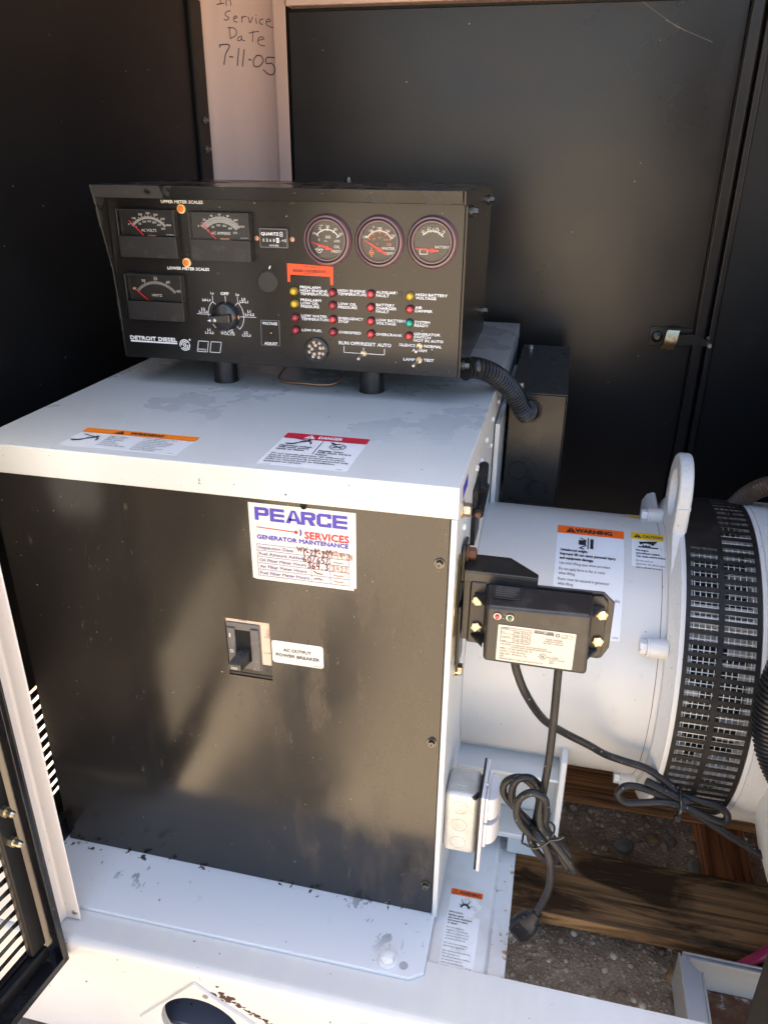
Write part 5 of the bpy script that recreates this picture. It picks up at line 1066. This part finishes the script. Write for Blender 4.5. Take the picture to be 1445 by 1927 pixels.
# wire screen behind the guard
mb = MB(); SR = .2285
for k in range(0, 118):
    t = R(-78 + 1.75 * k * .99); d = V((0, -math.cos(t), math.sin(t))); q = V((0, YC, ZC)) + d * SR; u = V((0, math.sin(t), math.cos(t))) * .00055
    mb.add([q - u + V((gx0, 0, 0)), q - u + V((gx1, 0, 0)), q + u + V((gx1, 0, 0)), q + u + V((gx0, 0, 0))], [(0, 1, 2, 3)])
for i in range(13):
    x = gx0 + .0038 + i * .0071; axl(mb, [(SR + .0003, x - .0005), (SR + .0003, x + .0005)], 90)
mb.build('wire_screen', 'mesh_cream', alt, smooth=0, kind='stuff')
mb = axl(MB(), [(.224, gx0), (.2262, gx0), (.2262, gx0 + .0095), (.205, gx0 + .0095)]); axl(mb, [(.20, gx1 - .006), (.2262, gx1 - .006), (.2262, gx1 + .004)]); mb.build('duct_rim', 'duct_white', alt)
mb = MB()
for deg, wd, xa, xb, rr in ((84, 2, .292, .372, .2), (66, 1.6, .345, .372, .2), (47.3, 3.2, .289, .372, .214), (43.2, 3.2, .289, .372, .214), (28, 2, .34, .372, .19), (17, 3, .29, .312, .2), (3, 3, .35, .372, .19), (-9, 3, .29, .31, .2), (-20, 3, .33, .372, .205), (-31, 3, .29, .33, .21)):
    t = R(deg); d = V((0, -math.cos(t), math.sin(t))); u = V((0, math.sin(t), math.cos(t))) * (rr * R(wd) / 2); q = V((0, YC, ZC)) + d * rr; q2 = q - d * .03
    P = [q - u + V((xa, 0, 0)), q - u + V((xb, 0, 0)), q + u + V((xb, 0, 0)), q + u + V((xa, 0, 0)), q2 - u + V((xa, 0, 0)), q2 - u + V((xb, 0, 0)), q2 + u + V((xb, 0, 0)), q2 + u + V((xa, 0, 0))]
    mb.add(P, [(0, 1, 2, 3), (7, 6, 5, 4), (0, 4, 5, 1), (2, 6, 7, 3), (0, 3, 7, 4), (1, 5, 6, 2)])
mb.build('housing_rib', 'duct_white', alt, kind='stuff')
mb = MB()
for deg, xa, xb in ((75, .30, .36), (58, .345, .372), (38, .289, .372), (33, .345, .372), (24, .36, .372), (12, .29, .305), (-2, .345, .372), (-14, .289, .312), (-26, .29, .372), (-37, .29, .372)):
    t = R(deg); d = V((0, -math.cos(t), math.sin(t))); u = V((0, math.sin(t), math.cos(t))) * .006; q = V((0, YC, ZC)) + d * .19
    mb.add([q - u + V((xa, 0, 0)), q - u + V((xb, 0, 0)), q + u + V((xb, 0, 0)), q + u + V((xa, 0, 0))], [(0, 1, 2, 3)])
mb.build('stator_tooth', 'duct_grey', alt, smooth=0, kind='stuff')
mb = axl(MB(), [(.02, .283), (.165, .283), (.165, .376), (.02, .376)]); mb.build('fan_rotor', 'rotor_dark', alt)
# adaptor bell towards the engine
mb = axl(MB(), [(.20, .3745), (.2352, .3745), (.2358, .3795), (.2345, .3798), (.2345, .3806), (.2362, .3810), (.2362, .43), (.245, .46), (.25, .60), (.1, .60)]); mb.build('bell_housing', 'cast_paint', alt, smooth=30)
mb = MB(); mb.prism(FRONT(.10), [(.41, -.40), (.405, -.47), (.41, -.50), (.423, -.545), (.47, -.56), (.7, -.6), (.7, -.36), (.45, -.36)], -.04, .055); mb.build('engine_foot', 'cast_paint', alt, bevel=.014, seg=4)

mb = MB(); mb.box(.605, 1.45, .06, .70, -.70, -.06); mb.box(.62, 1.4, .14, .62, -.06, .12); mb.cyl((.7, .03, -.3), (1.2, .03, -.3), .06); mb.build('unseen_engine_mass', 'satin_black', alt, bevel=.02)  # unseen dark engine mass, added to block light and darken rear-wall reflections
# labels on the barrel
CF = CylFr(YC, ZC, RC); A = lambda deg: R(deg) * RC
wa0, wa1, wb0, wb1 = .1155, .2085, A(32), A(84.3)
wlab = label('lifting_label', CF, wa0, wa1, wb0, wb1, 'label_white', wb1 - .0195, 'warn_orange', alt, .003, 'tall white label with an orange WARNING band, partly behind the charger')
mb = MB(); mb.bold(CF, 'WARNING', .141, wb1 - .0150, .0092, .051, c=.0009, e=.06); tri(mb, CF, .1345, wb1 - .0165, .013, .0009)
px, pb = .158, wb1 - .039
mb.flatpoly(CF, [(px + .004, pb - .009), (px + .0085, pb - .009), (px + .0085, pb + .011), (px + .004, pb + .011)], .0009); mb.line(CF, [(px + .001, pb - .010), (px + .001, pb + .013)], .0016, .0009)
for dy, dz in ((.012, .006), (-.009, -.003)): mb.line(CF, [(px - .010, pb + dy), (px - .001, pb + dz)], .0017, .0009)
mb.flatpoly(CF, [(px - .012, pb - .003), (px - .002, pb - .003), (px - .002, pb + .007), (px - .012, pb + .007)], .0009); mb.line(CF, [(px - .011, pb - .009), (px - .004, pb - .011)], .002, .0009)
y = wb1 - .0565
for t, wd in (('Unbalanced weight.', .0375), ('Improper lift can cause personal injury', .0755), ('and equipment damage.', .046)): mb.bold(CF, t, .1215, y, .0044, wd, c=.0009, e=.05); y -= .0075
for t, wd, sp_ in (('Use both lifting eyes when provided.', .069, .0095), ('Do not apply force to fan or rotor', .0625, .0072), ('when lifting.', .0225, .0088), ('Rotor must be secured in generator', .0685, .0072), ('while lifting.', .021, .0088), ('For generators without lifting eyes,', .066, .0072), ('secure chain tightly around frame', .0650, .0072), ('or end bracket lifting rib.', .0465, .0)):
    mb.text(CF, t, .1215, y - .001, .0042, wd, c=.0009); y -= sp_
y -= .0155
mb.text(CF, 'LIFTING METHOD', .137, y, .0052, .038, c=.0009); mb.line(CF, [(.137, y - .002), (.175, y - .002)], .0006, .0009); y -= .011
mb.text(CF, 'Lifting', .1235, y - .001, .0045, .0115, c=.0009); mb.text(CF, 'Eyes', .1270, y - .0065, .0045, .009, c=.0009); mb.text(CF, 'Lifting', .1765, y - .0085, .0045, .0115, c=.0009)
mb.line(CF, [(.136, y), (.146, y - .001), (.150, y - .005)], .0005, .0009); mb.line(CF, [(.1495, y + .004), (.1495, y - .006)], .0007, .0009); mb.line(CF, [(.1605, y + .004), (.1605, y - .005), (.163, y - .007)], .0007, .0009); mb.text(CF, 'exxxxxo', .1485, y + .003, .0035, .0145, c=.0009); mb.line(CF, [(.163, y - .007), (.175, y - .007)], .0004, .0009)
mb.text(CF, 'Rib', .199, A(47), .004, .006, c=.0009); mb.text(CF, '387965', .206, A(33), .0022, .007, 'R', c=.0009)
mb.build('lettering', 'ink_black', wlab, smooth=0)
mb = MB(); excl(mb, CF, .1345, wb1 - .0162, .0115, .0012); mb.build('lettering', 'warn_orange', wlab, smooth=0)
ca0, ca1, cb0, cb1 = .2185, .2655, A(64), A(84.6)
clab = label('caution_label', CF, ca0, ca1, cb0, cb1, 'label_white', cb1 - .0165, 'caution_yellow', alt, .002, 'small white label with a yellow CAUTION band beside the lifting eye')
mb = MB(); mb.bold(CF, 'CAUTION', .2345, cb1 - .0125, .0065, .027, c=.0009, e=.03); tri(mb, CF, .2275, cb1 - .0132, .0095, .0009)
q = cb1 - .034; mb.line(CF, [(.2275, q), (.2545, q)], .0022, .0009); mb.flatpoly(CF, [(.2285, q + .011), (.2395, q + .013), (.2545, q + .0155), (.2505, q + .009), (.247, q + .004), (.245, q + .007), (.2385, q + .0085), (.234, q + .0075), (.2305, q + .0045)][::-1], .0009)
for i, x in enumerate((.2345, .2385, .2425)): mb.flatpoly(CF, [(x - .002, q + .0015), (x + .002, q + .0015), (x, q + .006)], .0008)
y = cb1 - .0425
for t, wd in (('Hot engine', .0165), ('and exhaust system.', .032), ('Can cause severe burns.', .039)): mb.bold(CF, t, .2245, y, .0036, wd, c=.0009, e=.04); y -= .0058
y -= .0025
for t, wd in (('Do not work on', .022), ('generator set until', .0265), ('unit is allowed to cool.', .033)): mb.text(CF, t, .2245, y, .0035, wd, c=.0009); y -= .0056
mb.text(CF, '249809', .2625, cb0 + .0025, .0026, .011, 'R', c=.0009); mb.build('lettering', 'ink_black', clab, smooth=0)
mb = MB(); excl(mb, CF, .2275, cb1 - .013, .0085, .0012); mb.build('lettering', 'caution_yellow', clab, smooth=0)
mb = MB(); cylsheet(mb, CF, .219, .262, A(102), A(116), .0003); o = mb.build('caution_label', 'label_white', alt); o['label'] = 'upper CAUTION label at the top of the barrel, mostly hidden'
mb = MB(); cylsheet(mb, CF, .219, .262, A(102), A(106.5), .0006); mb.build('label_band', 'caution_yellow', o)

# hoses at the right edge
mb = MB(); mb.corr([(.455, .19, -.10), (.425, .155, -.16), (.40, .13, -.23), (.391, .12, -.30), (.405, .12, -.37), (.45, .125, -.44), (.50, .13, -.49)], .0215, .0016, .0062, 22)
tag(mb.build('corrugated_hose', 'conduit_black', smooth=60), 'thick black ribbed hose hanging in front of the bell housing at right', 'hose')
mb = MB(); mb.corr([(.368, .42, -.17), (.380, .39, -.132), (.402, .37, -.108), (.44, .355, -.098), (.50, .34, -.105)], .0125, .0012, .0045, 18)
tag(mb.build('braided_hose', 'hose_brown', smooth=60), 'brown hose arching over the top of the bell housing at right', 'hose')

# ================================================================== BATTERY CHARGER
ch = thing('battery_charger', 'black battery charger with a cream label bolted beside the cabinet', 'battery charger', (.1, .02, -.16))
F = FRONT(.04)
mb = MB(); mb.prism(F, [(.0205, -.126), (.166, -.1235), (.1735, -.1305), (.1785, -.1345), (.1795, -.194), (.173, -.2085), (.168, -.2105), (.145, -.209), (.0195, -.2105)], 0, .0032); mb.build('mounting_plate', 'satin_black', ch, bevel=.002)
mb = MB(); mb.prism(F, [(.0215, -.1275), (.0395, -.1275), (.0395, -.2085), (.0205, -.2085)], .0034, .0075); mb.build('flange_ear', 'charger_black', ch, bevel=.0015); mb = MB(); mb.prism(F, [(.1545, -.128), (.165, -.1265), (.1715, -.134), (.1715, -.205), (.1545, -.207)], .0034, .0075); mb.build('flange_ear', 'charger_black', ch, bevel=.0015)
for x0_, x1_, zt_, dz in ((.026, .0400, -.1405, -1), (.0245, .0400, -.1985, 1), (.1545, .1685, -.1385, -1), (.1545, .167, -.1975, 1)):
    lo, hi = (x0_, x1_) if x1_ < .1 else (x1_, x0_); mb = MB(); mb.add([F.p(hi, zt_, .0076), F.p(lo, zt_, .0076), F.p(hi, zt_, .03), F.p(hi, zt_ + .0035 * dz, .0076), F.p(lo, zt_ + .0035 * dz, .0076), F.p(hi, zt_ + .0035 * dz, .03)], [(0, 1, 2), (5, 4, 3), (0, 3, 4, 1), (1, 4, 5, 2), (2, 5, 3, 0)]); mb.build('gusset', 'charger_black', ch, bevel=.0004)
BF = [(.0388, -.128), (.1560, -.1265), (.1565, -.203), (.0392, -.2035)]; FFc = [(.0436, -.1300), (.1520, -.1258), (.1550, -.2015), (.0438, -.2010)]
mb = MB(); mb.add([F.p(a, b, .0033) for a, b in BF] + [F.p(a, b, .051) for a, b in FFc], [(0, 1, 2, 3), (7, 6, 5, 4)] + [(k, 4 + k, 4 + (k + 1) % 4, (k + 1) % 4) for k in range(4)])
import bmesh as _b
bdy = mb.build('charger_case', 'charger_black', ch, bevel=.0045, seg=4, smooth=50)
b2 = _b.new(); b2.from_mesh(bdy.data); _b.ops.recalc_face_normals(b2, faces=b2.faces); b2.to_mesh(bdy.data); b2.free()
for xa, zz in ((.0300, -.1500), (.0305, -.1850), (.1665, -.1485), (.1660, -.1832)):
    mb = MB(); mb.hexbolt(F, xa, zz, .0066, .0046, False, .25, .0075); mb.build('charger_bolt', 'zinc', ch, bevel=.0006)
FF = FRONT(.04 - .0512)
mb = MB(); mb.rrect(FF, .0575, .1394, -.1962, -.1504, .0012, .0005, .0001); cl = mb.build('rating_label', 'label_cream', ch, smooth=0)
mb = MB(); c = .0009
mb.line(FF, [(.0610, -.1532), (.0925, -.1532), (.0925, -.1712), (.0610, -.1712)], .0004, c, closed=True)
for q in (-.1555, -.1608, -.1660): mb.line(FF, [(.0610, q), (.0925, q)], .0003, c)
for q in (.0745, .084): mb.line(FF, [(q, -.1555), (q, -.1712)], .0003, c)
for i, t in enumerate(('AMPS', 'Two', 'Two & Green', 'Green')): mb.text(FF, t, .0617, -.1550 - (0, .0045, .0100, .0152)[i], .0014, (.007, .0035, .0095, .005)[i], c=c)
for i in range(3): mb.text(FF, '13.25 V .15 6A', .0752, -.1592 - .0052 * i, .0016, .0165, c=c); mb.text(FF, 'Volts 12 0.4', .0752, -.1577 - .0052 * i, .0011, .0145, c=c)
mb.bold(FF, 'DETROIT DIESEL', .0960, -.1542, .0022, .0205, c=c, e=.04); mb.line(FF, [(.0960, -.1550), (.1165, -.1550)], .0008, c); mb.text(FF, 'CORPORATION', .1080, -.1567, .0011, .009, c=c)
mb.arc(FF, .1205, -.1548, .0014, .0022, 0, 360, c, 16)
for xo in (0, .0058): mb.line(FF, [(.1252 + xo, -.1532), (.1300 + xo, -.1532), (.1288 + xo, -.1572), (.1240 + xo, -.1572)], .0003, c, closed=True)
mb.text(FF, 'mtu', .1252, -.1568, .0012, .003, c=c)
for i, (t, wd) in enumerate((('MODEL DM22600', .0175), ('6 AMP AUTOMATIC', .0205), ('BATTERY CHARGER', .0205))): mb.text(FF, t, .1170, -.1620 - i * .0027, .0018, wd, 'C', c=c)
for t, x, z_, wd in (('CAUTION: To reduce the risk of electrical shock,', .0615, -.1752, .0500), ('connect only to properly grounded outlet.', .0730, -.1776, .0440), ('INPUT: 115 VAC 50/60 Hz @ 1.6A', .0615, -.1808, .0345), ('OUTPUT: 12 VDC @ 6 Amps', .0615, -.1842, .0275), ('MAX. BAT.: 180 Amp-hr. Max.', .0615, -.1876, .0300), ('DATE:', .0615, -.1908, .0050), ('Allowable Battery Types: Lead Acid and Gel Cell', .0615, -.1940, .0470)): mb.text(FF, t, x, z_, .0020, wd, c=c)
mb.arc(FF, .1075, -.1838, .0031, .0036, 0, 360, c, 24); mb.bold(FF, 'UL', .1075, -.1850, .0026, .0036, 'C', c=c, e=.04); mb.text(FF, 'c', .1020, -.1850, .0017, .0014, c=c); mb.text(FF, 'US LISTED', .1120, -.1850, .0020, .0120, c=c)
for i, t in enumerate(('BATTERY CHARGER', '72AR', 'E94614')): mb.text(FF, t, .1145, -.1874 - i * .0022, .0015, (.0165, .005, .006)[i], c=c)
mb.build('lettering', 'ink_black', cl, smooth=0)
for xa, m_, lb in ((.0558, 'led_red', 'red charger light'), (.0692, 'green_dark', 'green charger light')):
    mb = MB(); mb.lathe(FF, xa, -.1402, [(.0042, 0), (.0040, .0016), (.0030, .0016)], 20); o = mb.build('charger_light', 'steel', ch, smooth=40); o['label'] = lb
    mb = MB(); mb.lathe(FF, xa, -.1402, [(.0030, .0012), (.0026, .0034), (.0012, .0042)], 16); mb.build('lens', m_, o)
mb = MB(); mb.text(FF, 'OK', .0625, -.1385, .0012, .003, c=.0004); mb.text(FF, 'ON', .0605, -.1430, .0012, .003, c=.0004); mb.build('lettering', 'ink_grey', ch, smooth=0)
Ft = Fr((0, .04, -.1285), (1, 0, 0), (0, 1, -.02)); Ft = TOP(-.1268)
mb = MB(); mb.rrect(Ft, .049, .0785, .004, .030, .001, .0004, -.001); wp = mb.build('molded_plate', 'charger_black', ch, smooth=0); mb = MB()
for i in range(5): mb.text(Ft, ('WARNING: DISCONNECT SUPPLY', 'BEFORE CHANGING FUSES OR', 'MAKING CONNECTIONS', 'EXPLOSIVE GASES PREVENT', 'FLAMES AND SPARKS')[i], .051, .0255 - i * .0046, .0024, (.025, .024, .021, .023, .019)[i], c=.0008)
mb.build('lettering', 'ink_faded', wp, smooth=0)
# bracket plate above the charger, its ears and rusty bolts on the cabinet side
zt_ = -.1175
mb = MB(); mb.prism(TOP(zt_), [(.0125, .0345), (.0945, .0345), (.0945, .044), (.0615, .0765), (.0125, .0765)], 0, .003); mb.prism(TOP(zt_ - .012), [(.0125, .0345), (.0945, .0345), (.0945, .0375), (.0125, .0375)], 0, .013); bk = mb.build('support_bracket', 'satin_black', ch, bevel=.0012)
Fs = SIDE(.0081); mb = MB(); mb.rrect(Fs, .045, .078, -.140, -.092, .006, .0038, 0); mb.rrect(Fs, .060, .074, -.252, -.118, .002, .0036, 0); mb.rrect(Fs, .036, .056, -.262, -.165, .002, .0036, 0); mb.box(.0125, .0205, .0405, .078, -.21, -.118); mb.build('bracket_ear', 'satin_black', ch, bevel=.0008)
for yy, zz in ((.060, -.106), (.068, -.2055)):
    mb = MB(); mb.hexbolt(Fs, yy, zz, .0075, .011, True, .2, .0038); mb.build('bracket_bolt', 'rust_bolt', ch, bevel=.0006)

# ================================================================== CORDS
pc = thing('power_cord', 'black power cord coiled and tied, its plug hanging above the boards', 'cord', (.13, .01, -.45))
yy = .012
P = [(.1268, .016, -.2000), (.1270, .014, -.2250), (.1285, .010, -.29), (.1285, .008, -.345), (.1262, .006, -.40), (.1255, .002, -.425), (.131, -.002, -.443), (.150, -.006, -.462), (.168, -.008, -.486), (.174, -.004, -.500), (.166, .003, -.502), (.148, .006, -.478),
     (.122, .008, -.455), (.1, .008, -.43), (.090, .008, -.405), (.094, .009, -.382), (.110, .012, -.378), (.123, .014, -.395), (.1235, .014, -.425), (.122, .014, -.46), (.1235, .014, -.49), (.140, .012, -.508), (.152, .008, -.502), (.150, .004, -.485),
     (.134, .0, -.466), (.112, -.004, -.448), (.099, -.006, -.425), (.099, -.006, -.398), (.113, -.006, -.383), (.128, -.005, -.390), (.133, .0, -.415), (.135, .004, -.445), (.150, .008, -.470), (.168, .010, -.492), (.163, .012, -.508), (.150, .012, -.512), (.133, .010, -.5), (.119, .008, -.475), (.118, .004, -.450), (.13, -.008, -.452), (.142, -.012, -.475), (.1475, -.012, -.505), (.1470, -.010, -.535), (.1425, -.008, -.560), (.1360, -.008, -.585)]
mb = MB(); mb.tube(spline(P, 7), .0047, 12); mb.build('cable', 'rubber', pc, smooth=60)
# loops sticking out behind
mb = MB(); mb.tube(spline([(.118, .016, -.455), (.095, .018, -.435), (.080, .018, -.415), (.082, .018, -.395), (.1, .018, -.385), (.118, .018, -.40), (.128, .018, -.43)], 7), .0047, 12); mb.build('cable', 'rubber', pc, smooth=60)
# tie
mb = MB(); ring = [(.108 , -.012, -.4605), (.125, -.018, -.4585), (.141, -.016, -.442), (.144, .002, -.437), (.130, .022, -.452), (.112, .020, -.462), (.108, -.012, -.4605)]
mb.tube(spline(ring, 6), .0014, 8); mb.tube(spline([(.140, -.016, -.443), (.150, -.018, -.437), (.156, -.017, -.432)], 5), .0016, 8); mb.build('cable_tie', 'knob_black', pc, smooth=60)
# plug
u = V((-.46, 0, -.888)).normalized(); sdv = V((.80, -.45, -.41)); sdv = (sdv - u * sdv.dot(u)).normalized()
PF = Fr(V((.1360, -.008, -.585)), sdv, u)     # a across, b along, n thickness
mb = MB()
prof_ = [(-.004, .0062, .0062), (.003, .0072, .0072), (.0085, .0085, .0080), (.0105, .0105, .0090), (.020, .0155, .0105), (.034, .0165, .0105), (.043, .0125, .0100), (.046, .0118, .0095)]
n_ = 16; vs = []
for b, w_, t_ in prof_:
    for k in range(n_):
        q = 2 * PI * k / n_; ca, sa = math.cos(q), math.sin(q); e = .55; vs.append(PF.p(math.copysign(abs(ca) ** e, ca) * w_, b, math.copysign(abs(sa) ** e, sa) * t_))
mb.add(vs, [(i * n_ + k, i * n_ + (k + 1) % n_, (i + 1) * n_ + (k + 1) % n_, (i + 1) * n_ + k) for i in range(len(prof_) - 1) for k in range(n_)] + [tuple(range(n_ - 1, -1, -1)), tuple(range((len(prof_) - 1) * n_, len(prof_) * n_))])
pl = mb.build('plug', 'rubber', pc, bevel=.0006, smooth=45)
_b2 = _b.new(); _b2.from_mesh(pl.data); _b.ops.recalc_face_normals(_b2, faces=_b2.faces); _b2.to_mesh(pl.data); _b2.free()
mb = MB()
sgn = 1 if PF.n.y < 0 else -1
for i in range(9): b_ = .0215 + i * .0022; mb.fbox(PF, -.0085, .0085, b_, b_ + .0010, sgn * .0100, sgn * .0112)
mb.build('plug_grip', 'rubber', pl)
mb = MB(); mb.fbox(PF, -.0072, -.0058, .045, .062, -.0030, .0030); mb.fbox(PF, .0050, .0064, .045, .062, -.0030, .0030); mb.cyl(PF.p(-.001, .045, -sgn * .005), PF.p(-.001, .064, -sgn * .005), .0023, n=12)
mb.build('plug_prong', 'steel', pl, bevel=.0003)

oc = thing('charger_output_cable', 'black output cable sagging across the white barrel, folded and tied at the fan guard', 'cable', (.2, .1, -.4))
P = [(.0762, .018, -.2005), (.080, .018, -.225), (.094, .022, -.262), (.118, .05, -.317), (.1459, .08, -.357), (.1811, .10, -.388), (.205, .118, -.414), (.232, .128, -.429), (.262, .126, -.434), (.288, .122, -.447), (.305, .118, -.460), (.330, .118, -.466), (.355, .118, -.470), (.369, .115, -.479), (.366, .110, -.489), (.345, .106, -.482), (.318, .106, -.471), (.29, .106, -.468), (.262, .106, -.475), (.240, .106, -.480), (.228, .108, -.470), (.236, .110, -.456), (.255, .112, -.455), (.285, .112, -.463), (.318, .110, -.476), (.352, .105, -.492), (.385, .10, -.507), (.43, .09, -.520), (.5, .08, -.53)]
mb = MB(); mb.tube(spline(P, 7), .0050, 12); mb.build('cable', 'rubber', oc, smooth=60)
mb = MB(); mb.tube(spline([(.262, .114, -.445), (.280, .113, -.452), (.300, .112, -.460), (.318, .112, -.466)], 6), .0056, 12); mb.build('cable', 'rubber', oc, smooth=60)
mb = MB(); mb.tube(spline([(.307, .122, -.452), (.3065, .096, -.462), (.306, .096, -.478), (.306, .115, -.486)], 5), .0022, 8); mb.box(.3025, .3095, .096, .103, -.489, -.479); mb.build('cable_tie', 'knob_black', oc, smooth=60)

# ================================================================== OUTLET BOX
ob = thing('outlet_box', 'galvanised electrical outlet box with a weatherproof cover on the cabinet side', 'outlet box', (.03, .04, -.53))
zo0, zo1, yo = -.530, -.428, .016
mb = MB(); mb.box(.0072, .0505, yo, yo + .05, zo0, zo1); mb.build('box_body', 'galvanised', ob, bevel=.007, seg=4)
F = FRONT(yo)
for zz in (-.4500, -.4805, -.5110):
    mb = MB(); mb.lathe(F, .0272, zz, [(.0108, 0), (.0105, .0006), (.0096, .0006), (.0093, -.0006)], 26, cap=False); mb.build('knockout', 'galvanised', ob)
mb = MB(); mb.lathe(TOP(zo1), .0265, yo + .027, [(.0118, 0), (.0114, .0006), (.0105, .0006), (.0101, -.0006)], 26, cap=False); mb.build('knockout', 'galvanised', ob)
Fo = SIDE(.0530)
mb = MB(); mb.rrect(Fo, .0055, .0790, -.5440, -.4165, .003, .0004, -.0022); mb.build('gasket', 'rubber', ob)
mb = MB(); mb.rrect(Fo, .0040, .0775, -.5445, -.4160, .003, .0052, .0007); cv = mb.build('cover_plate', 'cover_plastic', ob, bevel=.0012)
for za, zb2 in ((-.4640, -.4235), (-.5060, -.4670)):
    mb = MB(); mb.fbox(Fo, .0115, .0640, za, zb2, .0054, .0098); o = mb.build('flap', 'cover_plastic', ob, bevel=.001)
    mb = MB(); pts = [(.0380 - .0245 * math.cos(R(t)), .0096 + .0150 * math.sin(R(t))) for t in range(0, 181, 15)]
    vs = [Fo.p(a, zb2 - .003, c) for a, c in pts] + [Fo.p(a, za + .003, c) for a, c in pts]; k = len(pts)
    mb.add(vs, [tuple(range(k)), tuple(range(2 * k - 1, k - 1, -1))] + [(i, k + i, k + (i + 1) % k, (i + 1) % k) for i in range(k)]); mb.build('flap_dome', 'cover_plastic', o, bevel=.0012)
mb = MB(); mb.lathe(Fo, .034, -.4200, [(.003, .0050), (.0028, .007), (.001, .0075)], 12); mb.build('cover_screw', 'steel', ob)
mb = MB(); mb.cyl(Fo.p(.022, -.4265, -.003), Fo.p(.013, -.4275, -.009), .003, n=10); mb.build('box_screw', 'satin_black', ob)

# ================================================================== TRAY AND HOSE ON THE GROUND
tr = thing('steel_tray', 'grey painted steel tray with a rusty floor at the lower right', 'tray', (.42, .12, -.92))
mb = MB(); mb.prism(SIDE(.378), [(.02, -.93), (.02, -.858), (.195, -.858), (.195, -.93)], 0, .003); mb.prism(TOP(-.8585), [(.3785, .02), (.4085, .02), (.4085, .164), (.3865, .188), (.3785, .188)], 0, .003); mb.prism(SIDE(.4085), [(.02, -.862), (.02, -.852), (.164, -.852), (.164, -.862)], 0, .003); mb.build('tray_side', 'tray_paint', tr, bevel=.0008)
mb = MB(); mb.prism(FRONT(.192), [(.383, -.93), (.383, -.853), (.62, -.853), (.62, -.93)], -.003, 0); mb.prism(FRONT(.189), [(.39, -.862), (.62, -.862), (.62, -.855), (.39, -.855)], 0, .004); mb.build('tray_back', 'tray_paint', tr, bevel=.0008)
mb = MB(); mb.box(.381, .62, .02, .189, -.932, -.9275); mb.build('tray_floor', 'tray_rust', tr)
mb = MB(); mb.tube(spline([(.44, .20, -.905), (.486, .222, -.893), (.53, .255, -.888), (.62, .33, -.885)], 8), .0085, 14); tag(mb.build('pink_hose', 'pink', smooth=60), 'bright pink hose lying behind the grey tray at lower right', 'hose')
mb = MB(); mb.box(-.60, -.50, -.30, -.18, GZ + .005, GZ + .06); tag(mb.build('paving_brick', 'brick_red', bevel=.003), 'reddish brick on the ground below the lower left door', 'brick')

for o in bpy.data.objects:
    if '_o' in o: del o['_o']
